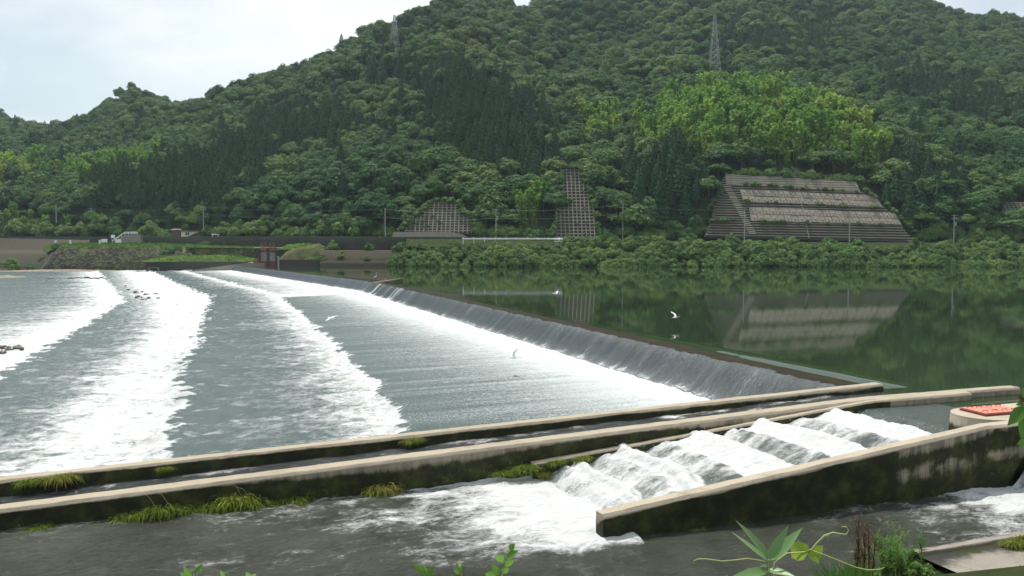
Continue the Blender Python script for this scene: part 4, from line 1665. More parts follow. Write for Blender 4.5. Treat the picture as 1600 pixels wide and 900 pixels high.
for px, py0, py1, w, Y, lab in ((163, 373.4, 378.6, 9.5, 290, 'white signboard on two posts, left one of the pair on the lawn'),
                                (185, 373.9, 379, 9, 290, 'white signboard on two posts at the foot of the white stair railing'),
                                (176.5, 367, 371.8, 6, 297, 'small white square sign raised above the lawn near the stair railing')):
    a_ = at_y(px, py1, Y)
    k = Y / F
    s = thing('signboard', lab, 'sign', (a_[0], a_[1], a_[2] - 1.3), 'signboards on the lawn')
    mb = MB()
    mb.box(-w * k / 2, w * k / 2, -.06, 0, 1.3, 1.3 + (py1 - py0) * k)
    mb.build('board', M['white'], s)
    for q_ in (-.36, .36):
        mb = MB()
        mb.box(q_ * w * k - .05, q_ * w * k + .05, .005, .1, -.6, 1.3 + (py1 - py0) * k * .9)
        mb.build('post', M['pole'], s)
for px in (87, 110, 156):
    a_ = at_y(px, 379.5, 292)
    mb = MB()
    mb.box(-.28, .28, -.2, .2, -.6, 1.2)
    mb.box(-.34, .34, -.26, .26, 1.2, 1.36)
    o = mb.build('marker_post', M['white'])
    o.location = a_ + np.array([0, 0, -.3])
    tag(o, {87: 'short white marker post at the left corner of the lawn', 110: 'short white marker post in the middle left of the lawn',
            156: 'short white marker post touching the left signboard'}[px], 'post', 'marker posts on the lawn')
st = thing('stairway', 'dark stairway block with a white handrail climbing to the road', 'stairs', at_y(198, 379, 296))
k = 296 / F
mb = MB()
for i in range(9):
    mb.box((-20 + i * 2.2) * k, 22 * k, 0, 1.8, i * 1.4 * k - (.5 if i == 0 else 0), (i + 1) * 1.4 * k)
mb.build('steps', M['greyconc'], st)
mb = MB()
for zo in (3.6, 1.9):
    mb.tube([(-22 * k, -.05, zo * k), (-3 * k, -.05, (12.4 + zo) * k), (17 * k, -.05, (12.6 + zo) * k)], .09, 6)
for i in range(5):
    x = -22 + i * 4.8
    z_ = max(0, (x + 22) / 19 * 12.4)
    mb.tube([(x * k, -.05, z_ * k - .4), (x * k, -.05, (z_ + 3.6) * k)], .08, 6)
for x in (3, 8, 12.5, 17):
    mb.tube([(x * k, -.05, 11.8 * k), (x * k, -.05, 16.2 * k)], .08, 6)
mb.build('handrail', M['white'], st)

# hut on the road side
hb = at_y(299, 371, 301)
k = 301 / F
hut = thing('hut', 'small cream hut with dark windows behind the embankment wall', 'hut', (hb[0], hb[1], hb[2] - 1.5))
W2, Hh = 16 * k, 9.3 * k + 1.5
mb = MB()
mb.box(-W2, W2, 0, 5, 0, Hh)
mb.build('wall', M['cream'], hut)
mb = MB()
mb.frame_box((-W2 - .4, -.5, Hh + .003), (2 * W2 + .8, 0, 0), (0, 6, .5), (0, 0, .22))
mb.build('roof', M['rooftile'], hut)
for x0, x1 in ((-9.5, -3), (8.5, 13)):
    mb = MB()
    z0, z1 = 1.5 + 3.2 * k, 1.5 + 8.0 * k
    mb.box(x0 * k, x1 * k, -.06, -.01, z0, z1)
    wn = mb.build('window', M['glass'], hut)
    mb = MB()
    for xx in (x0, (x0 + x1) / 2, x1):
        mb.box(xx * k - .06, xx * k + .06, -.10, -.065, z0, z1)
    mb.box(x0 * k - .06, x1 * k + .06, -.14, -.105, z0 - .1, z0)
    mb.build('frame', M['white'], wn)
sb = at_y(275, 371, 303)
shed = thing('shed', 'low dark brown shed adjoining the cream hut', 'shed', (sb[0], sb[1], sb[2] - 1.5))
mb = MB()
mb.box(-8 * k, 6.5 * k, 0, 5, 0, 1.5 + 11 * k)
mb.build('wall', M['rooftile'], shed)
mb = MB()
mb.frame_box((-8 * k - .4, -.4, 1.5 + 11 * k + .003), (15 * k + .6, 0, 0), (0, 5.8, 1.0), (0, 0, .18))
mb.build('roof', M['rooftile'], shed)
cb_ = at_y(336, 371, 287)
car = thing('white_stand', 'small white stand with two legs right of the cream hut', 'stand', cb_)
mb = MB()
mb.box(-6 * k, 6 * k, 0, .8, 4 * k, 5.4 * k)
mb.build('top', M['white'], car)
for x in (-4.5, 3.5):
    mb = MB()
    mb.box(x * k, (x + 1) * k, .2, .6, -.8, 4 * k - .002)
    mb.build('leg', M['white'], car)

# guard rail, equipment box
ga, gz_ = at_y(722, 373.6, 245.0), at_y(892, 373.8, 244.6)
rail = thing('guard_rail', 'long white guard rail along the road edge above the shrubs', 'guard rail', ga)
dv = gz_ - ga
mb = MB()
mb.frame_box((0, -.1, -.05), (dv[0], dv[1], dv[2]), (0, .08, 0), (0, 0, .42))
mb.build('beam', M['white'], rail)
for i in range(11):
    mb = MB()
    b_ = dv * (i / 10 * .98 + .01)
    mb.tube([b_ + np.array([0, .05, -1.6]), b_ + np.array([0, .05, .55])], .1, 6)
    mb.build('post', M['white'], rail)
eb = at_y(875.5, 388, 242)
k = 242 / F
eq = thing('equipment_box', 'white concrete equipment box with dark openings at the bank edge', 'box', eb)
mb = MB()
mb.box(-8 * k, 8 * k, 0, 2, -1.5, 10.4 * k)
mb.build('body', M['pole'], eq)
mb = MB()
mb.box(-9 * k, 9 * k, -.2, 2.2, 10.4 * k + .003, 11.6 * k)
mb.build('lid', M['white'], eq)
for x in (-2, 3.2):
    mb = MB()
    mb.box(x * k, (x + 3.4) * k, -.05, -.01, 5.6 * k, 9.4 * k)
    mb.build('opening', M['glass'], eq)

# small bush on the wall ledge, left bushes
def bush(px, py, Y, s, label, me=None, squash=1.0, sink=.3):
    p_ = at_y(px, py, Y)
    o_ = link('bush', me or shrub_me[random.randrange(5)], None, p_ - np.array([0, 0, sink]), random.uniform(0, 6))
    o_.scale = (s, s, s * squash)
    return tag(o_, label, 'bush')


bush(577, 391, 247.5, .62, 'small round bush growing alone on the lower bank wall ledge', sink=.0)
bush(574, 405, 244.3, .42, 'tiny bush hanging at the foot of the lower bank wall', sink=.6)
bush(16, 421, 279, 1.25, 'low dark green bush at the water edge below the stepped revetment, left of two', squash=.9)
bush(45, 421, 278, .9, 'lower green bush at the water edge touching the stone revetment', squash=.7)
bush(522, 391, 255, .85, 'dark bush on the right shoulder of the dry mound', squash=1.1)
bush(508, 394, 253, .6, 'small yellowish bush on the front of the dry mound')
bush(505, 409, 247.5, .7, 'dark green bush overhanging the low quay wall')
bush(536, 404, 247, .7, 'green bush where the quay wall meets the lower bank wall')
bush(322, 384, 281, .9, 'light green hummock of leaves above the low stone wall', squash=.6)
bush(355, 385, 282, .5, 'small upright bush against the embankment wall', squash=1.5)
bush(68, 412, 287, .9, 'mossy green bush on the left corner of the stone revetment')
bush(88, 390, 283, .7, 'leafy bush on the upper left corner of the stone revetment')
bush(262, 398, 273, .9, 'yellow-green bush on the face of the stone revetment near the grass bank', squash=.9)
bush(277, 392, 274, .6, 'darker bush beside the yellow-green one on the stone revetment')
for i, (px, py, s, w_) in enumerate([(25, 366, 1.5, 'leftmost of the row'), (75, 366, 1.3, 'above the stepped revetment'), (128, 366, 1.2, 'above the left signboard'),
                                     (160, 365, 1.9, 'tall and round behind the signboards'), (235, 366, 1.3, 'right of the stairway'), (350, 369, 1.3, 'right of the white stand'),
                                     (400, 370, 1.6, 'behind the sluice gate'), (450, 371, 1.2, 'behind the dry mound'), (505, 371, 1.5, 'with pale sprays behind the mound'), (545, 371, 2.0, 'widest, left of the tall pale pole')]):
    Xq = (px - 800) / F * 280
    Yq = foot_y((px - 800) / F * (foot_y(Xq))) + 1.2
    o = bush(px, py, float(Yq), s * 1.1, 'roadside bush on top of the embankment, ' + w_, sink=.2)
    o['group'] = 'bushes along the road'

for x0, x1, n_, w_ in ((-15, 190, 26, 'at the far left above the stepped revetment'), (200, 420, 24, 'around the cream hut'), (425, 625, 22, 'left of the pale lattice wall'), (748, 866, 12, 'between the two crib walls'), (936, 1098, 16, 'left of the wide slab wall'), (1432, 1600, 16, 'right of the wide slab wall')):
    for i in range(n_):
        px = x0 + (x1 - x0) * (i + random.uniform(.1, .9)) / n_
        Yq = float(foot_y((px - 800) / F * (254 if px > 620 else 254 + (620 - px) * .11))) + random.uniform(1.5, 6 if px < 620 else 4)
        if 262 < px < 322:
            Yq += 8
        o = link('bush', shrub_me[i % 5], None, ((px - 800) / F * Yq, Yq, float(ground(np.array([(px - 800) / F * Yq]), np.array([Yq]))[0]) - .2), random.uniform(0, 6))
        s = random.uniform(.7, 1.25)
        o.scale = (s, s, s * random.uniform(.8, 1.3))
        tag(o, 'leafy bush by the road ' + w_, 'bush', 'roadside bushes ' + w_)
for i in range(24):
    f_ = (i + random.uniform(0, .9)) / 24
    px, py = 1134 + (1350 - 1134) * f_, 271 + (283 - 271) * f_
    P_ = big.pt(*big.uv(px, py), -1.2)
    o = link('bush', shrub_me[i % 5], None, P_, random.uniform(0, 6))
    s = random.uniform(.5, 1.0)
    o.scale = (s, s, s)
    tag(o, 'bush along the top edge of the wide slab wall', 'bush', 'bushes on top of the slab wall')

# ------------------------------------------------------------------ retaining walls on the hill
def crib(name, ln, poly, label, nx, ny, mat=M['cribconc'], back=M['darkconc'], bw=.34, hspan=None):
    """lattice of beams within a pixel outline over a dark backing"""
    t = thing(name, label, 'retaining wall', ln.o)
    ab = np.array([ln.uv(*p) for p in poly])
    rel = lambda a, b, n_=0: ln.pt(a, b, n_) - ln.o
    mb = MB()
    top_ = [rel(a, b, -.05) for a, b in ab]
    bot_ = [rel(a, b, -.9) for a, b in ab]
    n_ = len(ab)
    mb.add(top_ + bot_, [tuple(range(n_))] + [tuple(range(2 * n_ - 1, n_ - 1, -1))] + [(i, i + n_, (i + 1) % n_ + n_, (i + 1) % n_) for i in range(n_)])
    mb.build('backing', back, t)
    a0, a1 = ab[:, 0].min(), ab[:, 0].max()
    b0, b1 = ab[:, 1].min(), ab[:, 1].max()

    def span(fixed, horiz):
        hits = []
        for i in range(n_):
            p_, q_ = ab[i], ab[(i + 1) % n_]
            k1, k2 = (1, 0) if horiz else (0, 1)
            if (p_[k1] > fixed) != (q_[k1] > fixed):
                f_ = (fixed - p_[k1]) / (q_[k1] - p_[k1])
                hits.append(p_[k2] + f_ * (q_[k2] - p_[k2]))
        return (min(hits), max(hits)) if len(hits) >= 2 else None
    mh = MB()
    for i in range(ny + 1):
        b = b0 + (b1 - b0) * (i + .02) / (ny + .04)
        s_ = span(b, True)
        if s_ and s_[1] - s_[0] > .5:
            ragl, ragr = random.uniform(0, .8), random.uniform(0, .8)
            mh.frame_box(rel(s_[0] + ragl, b - bw / 2), ln.ax * (s_[1] - s_[0] - ragl - ragr), ln.ay * bw, ln.n * .5)
    mh.build('cross_beams', mat, t)
    mv = MB()
    for i in range(nx + 1):
        a = a0 + (a1 - a0) * (i + .02) / (nx + .04)
        s_ = span(a, False)
        if s_ and s_[1] - s_[0] > .5:
            mv.frame_box(rel(a - bw / 2, s_[0]), ln.ax * bw, ln.ay * (s_[1] - s_[0]), ln.n * .56)
    mv.build('upright_beams', mat, t)
    return t, rel


crib('crib_wall', grid, [(628, 363), (744, 366), (738, 340), (722, 332), (716, 318), (668, 318), (660, 336), (636, 350)],
     'pale lattice crib wall with square cells at the roadside', 17, 12)
mb = MB()
p_ = [at_y(612, 372.5, 254), at_y(735, 372.5, 254), at_y(722, 366, 254.2), at_y(702, 362, 254.4), at_y(615, 362.5, 254.4)]
mb.add(p_ + [q_ + np.array([0, .6, 0]) for q_ in p_], [tuple(range(5))] + [(i, i + 5, (i + 1) % 5 + 5, (i + 1) % 5) for i in range(5)])
o = mb.build('toe_wall', M['greyconc'])
tag(o, 'plain grey toe wall under the pale lattice crib wall', 'wall')
crib('crib_wall', mid, [(864, 372), (936, 372), (930, 330), (918, 290), (908, 262), (880, 262), (874, 300), (868, 340)],
     'narrow tall brownish crib wall climbing the slope', 11, 22, bw=.3)

# wide slab wall
t, rel = crib('slab_wall', big, [(1100, 370), (1428, 378), (1410, 354), (1399, 334), (1380, 325), (1366, 307), (1345, 301), (1337, 284.5), (1250, 276.5), (1133, 272), (1122, 292), (1112, 340)],
              'wide stepped wall of anchored concrete slabs with crib bands on the slope', 0, 26, bw=.22)


def quad_band(pix, nx, ny, gap, thick, part, mat, head=False):
    """bilinear band of panels between pixel corners bl, br, tr, tl"""
    c = [np.array(big.uv(*p)) for p in pix]
    mb_ = MB()
    mh = MB()
    for j in range(ny):
        for i in range(nx):
            def q(u, v):
                p = c[0] * (1 - u) * (1 - v) + c[1] * u * (1 - v) + c[2] * u * v + c[3] * (1 - u) * v
                return p
            u0, u1 = (i + gap) / nx, (i + 1 - gap) / nx
            v0, v1 = (j + gap * 1.2) / ny, (j + 1 - gap * 1.2) / ny
            cs_ = [q(u0, v0), q(u1, v0), q(u1, v1), q(u0, v1)]
            th = thick * random.uniform(.85, 1.15)
            vs = [rel(*p, .05) for p in cs_] + [rel(*p, .05 + th) for p in cs_]
            mb_.add(vs, [(4, 5, 6, 7), (0, 1, 5, 4), (1, 2, 6, 5), (2, 3, 7, 6), (3, 0, 4, 7)])
            if head:
                m_ = q((u0 + u1) / 2, (v0 + v1) / 2)
                mh.frame_box(rel(m_[0] - .22, m_[1] - .22, .06 + th), big.ax * .44, big.ay * .44, big.n * .25)
    o_ = mb_.build(part, mat, t)
    if head:
        mh.build('anchor_heads', M['pole'], o_)
    return o_


quad_band([(1134, 289), (1344, 301), (1337, 285), (1133, 273)], 26, 1, .012, .35, 'upper_slab_row', M['slabconc'])
quad_band([(1161, 317), (1378, 325.5), (1366, 307.5), (1155, 297)], 22, 2, .035, .6, 'anchor_slab_row', M['slabconc'], True)
quad_band([(1173, 347), (1408, 353), (1397, 334.5), (1169, 325)], 22, 2, .035, .6, 'anchor_slab_row', M['slabconc'], True)
for pa_, pb_ in (((1133, 290), (1175, 369)),):
    mb = MB()
    a_, b_ = np.array(big.uv(*pa_)), np.array(big.uv(*pb_))
    n_ = 26
    for i in range(n_):
        f_ = i / n_
        c_ = a_ + (b_ - a_) * f_
        mb.frame_box(rel(c_[0] - .8, c_[1] - .35, .52), big.ax * 2.2, big.ay * .3, big.n * (.12 + .1 * (i % 2)))
    mb.build('stair', M['greyconc'], t)
# the vegetation growing along the ledges of the slab wall
led = [((1160, 291), (1340, 302), 26), ((1165, 318), (1376, 327), 16), ((1178, 349), (1405, 355), 20), ((1106, 330), (1130, 300), 12), ((1104, 350), (1150, 346), 12),
       ((1385, 322), (1430, 366), 22), ((1350, 300), (1366, 312), 9)]
wg = []
for i in range(3):
    v, f = crown_broad(500 + i, h=1.5, r=1.0, nl=10, q=40, qs=.3, z0=-.2, flat=.9)
    wg.append(np_mesh('ledge_plant', v, f, M['shrub'], False))
for (pa_, pb_, n_), w_ in zip(led, ('on the top ledge of the slab wall', 'on the middle ledge of the slab wall', 'on the lower ledge of the slab wall', 'on the left edge of the slab wall',
                                    'on the crib part left of the slabs', 'along the sloping right edge of the slab wall', 'at the upper right corner of the slab wall')):
    for i in range(n_):
        f_ = random.random()
        px, py = pa_[0] + (pb_[0] - pa_[0]) * f_, pa_[1] + (pb_[1] - pa_[1]) * f_ + random.uniform(-1, 1)
        P_ = big.pt(*big.uv(px, py), .5)
        o = link('ledge_plant', wg[i % 3], None, P_, random.uniform(0, 6))
        s = random.uniform(.3, 1.1)
        o.scale = (s * 1.3, s, s)
        tag(o, 'tuft of weeds growing ' + w_, 'weeds', 'weeds ' + w_)
for i in range(26):
    px, py = random.uniform(626, 690), random.uniform(338, 360)
    P_ = grid.pt(*grid.uv(px, py), .45)
    o = link('ledge_plant', wg[i % 3], None, P_, random.uniform(0, 6))
    s = random.uniform(.3, .7)
    o.scale = (s * 1.4, s, s)
    tag(o, 'yellow-green weeds overgrowing the left part of the pale lattice crib wall', 'weeds', 'weeds on the lattice crib wall')
for pl_, ln_, w_ in (([(626, 362), (640, 347), (664, 330), (670, 318), (716, 318), (724, 334), (740, 345), (745, 364)], grid, 'pale lattice crib wall'),
                     ([(864, 372), (869, 340), (875, 300), (882, 264), (906, 264), (918, 292), (930, 332), (937, 372)], mid, 'narrow tall crib wall')):
    for k_ in range(len(pl_) - 1):
        for j in range(12):
            f_ = random.random()
            px, py = [pl_[k_][q_] + (pl_[k_ + 1][q_] - pl_[k_][q_]) * f_ + random.uniform(-2, 1.5) for q_ in (0, 1)]
            o = link('ledge_plant', wg[j % 3], None, ln_.pt(*ln_.uv(px, py), .3), random.uniform(0, 6))
            s = random.uniform(.6, 1.5)
            o.scale = (s, s, s)
            tag(o, 'leafy weeds creeping over the edge of the ' + w_, 'weeds', 'weeds round the edge of the ' + w_)
for i in range(14):
    px, py = random.uniform(866, 930), random.uniform(268, 372)
    P_ = mid.pt(*mid.uv(px, py), .45)
    o = link('ledge_plant', wg[i % 3], None, P_, random.uniform(0, 6))
    s = random.uniform(.25, .5)
    o.scale = (s * 1.4, s, s)
    tag(o, 'sparse weeds growing in the narrow tall crib wall', 'weeds', 'weeds on the narrow crib wall')
crib('crib_wall', far_r, [(1562, 350), (1690, 350), (1690, 318), (1568, 318)], 'brownish crib wall at the far right edge of the hillside', 22, 10, bw=.26)

# ------------------------------------------------------------------ poles, wires, towers
poles = [(88, 318, 345, 322, 'concrete utility pole at the far left among the trees'), (143, 325, 348, 320, 'utility pole with a crossarm left of the tall round bush'),
         (318, 322, 356, 296, 'utility pole behind the cream hut'), (602, 325, 374, 254.5, 'tall pale utility pole left of the lattice crib wall'),
         (775, 326, 372, 253, 'utility pole between the two crib walls'), (973, 318, 372, 253, 'utility pole in the trees left of the wide slab wall'),
         (1163, 325, 373, 248.5, 'pale utility pole in front of the left end of the slab wall'), (1327, 333, 376, 248.5, 'thin utility pole in front of the right half of the slab wall'),
         (1490, 335, 380, 250, 'utility pole with short crossarms right of the slab wall')]
tops = []
for i, (px, pt_, pb_, Y, lab) in enumerate(poles):
    b_ = at_y(px, pb_, Y)
    h_ = (pb_ - pt_) * Y / F
    t = thing('utility_pole', lab, 'pole', b_, 'utility poles along the far road')
    mb = MB()
    mb.tube([(0, 0, -1), (0, 0, h_)], [.2, .13], 8)
    mb.build('pole', M['pole'], t)
    if i in (1, 4, 8, 2, 5):
        for zz in (.5, 1.4):
            mb = MB()
            mb.box(-1.1, 1.1, -.28, -.18, h_ - zz, h_ - zz + .16)
            mb.build('crossarm', M['steel'], t)
    if i in (4, 8):
        mb = MB()
        mb.tube([(0.45, 0, h_ - 3.6), (.45, 0, h_ - 2.4)], .28, 8)
        mb.build('transformer', M['pole'], t)
    tops.append(b_ + np.array([0, -.25, h_ - .4]))


def cable(a, b, sag, n=16):
    return [a + (b - a) * q_ + np.array([0, 0, -sag * 4 * q_ * (1 - q_)]) for q_ in np.linspace(0, 1, n)]


pairs = [(0, 1), (1, 2), (2, 3), (3, 4), (4, 5), (5, 6), (6, 7), (7, 8)]
pn_ = ['far left pole', 'crossarm pole', 'pole behind the hut', 'tall pale pole', 'pole between the crib walls', 'pole in the trees', 'pale slab-wall pole', 'thin slab-wall pole', 'pole right of the slab wall']
for a_, b_ in pairs:
    for k_, (dz, hw) in enumerate(((0, 'upper'), (-2.6, 'lower'))):
        mb = MB()
        mb.tube(cable(tops[a_] + np.array([0, 0, dz]), tops[b_] + np.array([0, 0, dz]), .9), .022, 5)
        o = mb.build('power_line', M['wire'])
        tag(o, '%s wire from the %s to the %s' % (hw, pn_[a_], pn_[b_]), 'wire', 'overhead wires along the road')
e_ = tops[8] + np.array([60, 6, 1.0])
for k_, (dz, hw) in enumerate(((0, 'upper'), (-2.6, 'lower'))):
    mb = MB()
    mb.tube(cable(tops[8] + np.array([0, 0, dz]), e_ + np.array([0, 0, dz]), .9), .022, 5)
    tag(mb.build('power_line', M['wire']), '%s overhead wire leaving the frame from the pole right of the slab wall' % hw, 'wire', 'overhead wires along the road')


def tower(px, ptop, pbot, Y, lab, wb):
    k = Y / F
    tp_ = at_y(px, ptop, Y)
    gz = float(ground(np.array([tp_[0]]), np.array([Y]))[0])
    h_ = tp_[2] - gz
    t = thing('transmission_tower', lab, 'pylon', (tp_[0], Y, gz), 'transmission towers on the hill')

    def wdt(z):
        f_ = z / h_
        return wb * (1 - f_) ** 1.1 * .5 + .45
    cor = [(-1, -1), (1, -1), (1, 1), (-1, 1)]
    lv = np.linspace(0, h_, 12)
    for sx, sy in cor:
        mb = MB()
        mb.tube([(sx * wdt(z), sy * wdt(z), z) for z in lv], .12, 4)
        mb.build('leg', M['steel'], t)
    mb = MB()
    for i in range(11):
        z0, z1 = lv[i], lv[i + 1]
        for j in range(4):
            a_, b_ = cor[j], cor[(j + 1) % 4]
            p0 = (a_[0] * wdt(z0), a_[1] * wdt(z0), z0)
            p1 = (b_[0] * wdt(z1), b_[1] * wdt(z1), z1)
            p2 = (b_[0] * wdt(z0), b_[1] * wdt(z0), z0)
            p3 = (a_[0] * wdt(z1), a_[1] * wdt(z1), z1)
            mb.tube([p0, p1], .055, 4)
            mb.tube([p2, p3], .055, 4)
            mb.tube([p3, p1], .07, 4)
    mb.build('bracing', M['steel'], t)
    for f_ in (.97, .86, .75):
        mb = MB()
        z = h_ * f_
        ww_ = 2.3
        w_ = wdt(z)
        for s_ in (-1, 1):
            mb.tube([(0, s_ * w_, z), (0, s_ * ww_, z + .2)], .09, 4)
            mb.tube([(0, s_ * w_, z - .9), (0, s_ * ww_, z + .2)], .07, 4)
        mb.build('crossarm', M['steel'], t)
    return t


tower(1117, 24, 105, 432, 'lattice steel pylon standing on the middle of the hillside', 5.0)
tower(616.5, 24, 70, 446, 'smaller-looking lattice steel pylon on the skyline of the left spur', 5.0)

# ------------------------------------------------------------------ rocks and gravel in the river
def rock(loc, s, seed, label, group):
    rng = np.random.default_rng(seed)
    th = np.linspace(0, 2 * math.pi, 13)[:-1]
    ph = np.linspace(-.5 * math.pi, .5 * math.pi, 8)
    T_, P_ = np.meshgrid(th, ph, indexing='ij')
    d = np.stack([np.cos(T_) * np.cos(P_), np.sin(T_) * np.cos(P_), np.sin(P_)], -1)
    r_ = 1 + .35 * vnoise(d[..., 0] * 1.6 + seed * 3.1, d[..., 1] * 1.6 + d[..., 2] * 2.1, seed) + .15 * vnoise(d[..., 0] * 4 + seed, d[..., 1] * 4 + d[..., 2] * 5, seed + 1)
    v = (d * r_[..., None] * np.array(s)).reshape(-1, 3)
    f = []
    for i in range(12):
        for j in range(7):
            f.append((i * 8 + j, ((i + 1) % 12) * 8 + j, ((i + 1) % 12) * 8 + j + 1, i * 8 + j + 1))
    o_ = link('rock', np_mesh('rock', v, f, M['rock'], False), None, loc, rng.uniform(0, 6))
    return tag(o_, label, 'rock', group)


rk = [(6, 544, 1.1, .5), (14, 546, .7, .35), (27, 543, .8, .4), (34, 545, .5, .3), (4, 550, .6, .3)]
for i, (px, py, s, h_) in enumerate(rk):
    rock(at_z(px, py, -2.35), (s * .42, s * .35, h_ * .42), 10 + i, 'small dark wet rock at the left edge below the white water', 'dark rocks at the left edge')
rk = [(212, 458, 1.0, .5), (216, 465, 1.2, .5), (224, 469, 1.1, .4), (229, 460, 1.0, .35), (232, 466, .8, .4), (243, 459, .8, .35), (196, 447, .9, .4), (201, 453, .8, .4), (247, 466, .7, .3), (222, 456, .6, .3)]
for i, (px, py, s, h_) in enumerate(rk):
    rock(at_z(px, py, -2.1) + np.array([0, 0, -.08]), (s * .45, s * .4, h_ * .75), 40 + i, 'dark rock breaking the white foam on the third sill', 'dark rocks in the foam')
rk = [(135, 435, 1.7, .4), (148, 435.5, 1.4, .3), (158, 434.5, 1.3, .3), (110, 435, 1.0, .25), (80, 435, 1.2, .25), (122, 434, .8, .2), (70, 438, .8, .2)]
for i, (px, py, s, h_) in enumerate(rk):
    rock(at_z(px, py, -2.4), (s, s * .7, h_), 70 + i, 'flat dark rock near the gravel bar in calm water', 'flat rocks by the gravel bar')
pg = at_z(10, 433.5, -2.45)
struct('gravel_bar', mound('gravel_bar', pg[0] - 5, pg[1], 11, 8, -2.75, .75, M['gravel'], 87))
pg = at_z(150, 421.5, -2.4)
struct('gravel_shore', mound('gravel_shore', pg[0], 274, 34, 3.5, -2.9, 1.0, M['gravel'], 88))
for i in range(16):
    px = random.uniform(1360, 1470)
    X_ = (px - 800) / F * 232
    rock((X_, 231.0 + random.uniform(0, 1.5), .05), (random.uniform(.5, 1.0), .6, random.uniform(.3, .6)), 120 + i, 'grey stone at the water edge below the shrubs on the right', 'stones at the far water edge')

# ------------------------------------------------------------------ grass tufts on the fishway walls
def tuft_mesh(seed, n=110, ln=.34, droop=1.0, lean=(0, -1)):
    rng = np.random.default_rng(seed)
    mb_ = MB()
    for i in range(n):
        b = np.array([rng.normal(0, .10), rng.uniform(-.03, .05), rng.normal(0, .03)])
        a = rng.normal(0, .75)
        l_ = ln * rng.uniform(.55, 1.2)
        d = np.array([math.sin(a), -abs(math.cos(a)) * rng.uniform(.3, .9), rng.uniform(.2, .9)])
        d /= np.linalg.norm(d)
        p1 = b + d * l_ * .5
        p2 = b + d * l_ * .85 + np.array([0, 0, -l_ * .22 * droop])
        p3 = b + d * l_ * 1.05 + np.array([0, 0, -l_ * .62 * droop])
        w = rng.uniform(.003, .0065)
        sd = np.cross(d, (0, 0, 1))
        sd /= np.linalg.norm(sd) + 1e-6
        vs = []
        for p_, k_ in ((b, 1), (p1, 1), (p2, .7), (p3, .1)):
            vs += [p_ + sd * w * k_, p_ - sd * w * k_]
        mb_.add(vs, [(0, 1, 3, 2), (2, 3, 5, 4), (4, 5, 7, 6)])
    return mb_.mesh('grass_tuft', M['tuft'])


tm = [tuft_mesh(900 + i, n=340, ln=[.34, .40, .30][i]) for i in range(3)]


def on_wall(px, py, c_):
    """point on the vertical plane c = c_ seen at this pixel"""
    d = ray(px, py)
    nx_ = N
    t_ = (c_ - (np.array([0, 0]) - T0).dot(nx_)) / np.array([d[0], d[1]]).dot(nx_)
    return np.array([d[0] * t_, d[1] * t_, H + d[2] * t_])


tl = [(62, 829, 4.91, 1.2, 'low grass tuft at the left end of the wall by the brown water'), (40, 834, 4.91, .8, 'thin yellowish grass tuft leftmost along the wall foot'),
      (196, 812, 4.91, 1.3, 'grass tuft on the wall foot, left of the long clump'), (212, 808, 4.91, 1.1, 'grass tuft merging into the left end of the long clump'),
      (252, 801, 4.91, 1.3, 'tall grass tuft with dry stems in the middle of the wall foot'), (275, 799, 4.91, 1.3, 'thick drooping grass tuft beside the dry stems'),
      (297, 801, 4.91, 1.0, 'bright green tuft at the right end of the first long clump'), (340, 795, 4.91, 1.2, 'grass tuft at the left end of the second long clump'),
      (366, 784, 4.91, 1.6, 'biggest grass tuft, top of the second long clump'), (385, 789, 4.91, 1.5, 'wide tuft mixed with straw in the second long clump'),
      (403, 793, 4.91, 1.1, 'tuft at the right end of the second long clump'), (431, 790, 4.91, .9, 'small separate tuft between the long clump and the round tuft'),
      (463, 786, 4.91, 1.3, 'round drooping tuft standing apart on the wall foot'), (597, 768, 4.91, 1.4, 'single round tuft just left of the white foam'),
      (545, 782, 4.91, .6, 'tiny tuft between two round tufts on the wall foot'), (787, 742, 4.68, 1.0, 'tuft beside the white foam at the start of the ledge'),
      (822, 734, 4.66, 1.1, 'tall tuft at the lower end of the sloping ledge'), (868, 724, 4.66, 1.0, 'tuft hanging over the sloping ledge'), (908, 718, 4.66, .9, 'uppermost tuft on the sloping ledge'),
      (850, 743, 4.66, .7, 'straw-coloured tuft right above the last fall'),
      (46, 755, 7.0, 1.1, 'tuft on the back wall of the channel at far left'), (92, 750, 7.0, 1.3, 'wider tuft on the back wall of the channel'),
      (258, 734, 7.0, .6, 'tiny tuft on the channel back wall near the big foam patch'), (645, 690, 7.0, 1.1, 'tuft on the middle of the channel back wall'),
      (1019, 842, -.03, .7, 'small tuft on the near wall close to its tip'), (1088, 832, -.03, .7, 'second small tuft on the dark near wall')]
for i, (px, py, c_, s, lab) in enumerate(tl):
    p_ = on_wall(px, py, c_ - .03)
    o = link('grass_tuft', tm[i % 3], None, p_, ANG)
    o.scale = (s * 1.0, s * .95, s * .74)
    tag(o, lab, 'grass', 'grass tufts on the fishway walls')
for i, (px, py, dx, dy) in enumerate([(250, 795, -36, -28), (268, 788, -30, -20), (380, 775, -22, -22), (395, 778, -30, -18), (36, 822, -14, 6)]):
    p_ = on_wall(px, py + 6, 4.86)
    q_ = on_wall(px + dx, py + dy, 4.80)
    m_ = (p_ + q_) / 2 + np.array([0, 0, .12])
    mb = MB()
    mb.tube([p_, m_, q_], [.006, .005, .002], 5)
    o = mb.build('dry_grass', M['dead'])
    tag(o, 'thin dry arching grass straw leaning from the tufts at the wall foot', 'dry grass', 'dry straws by the wall')

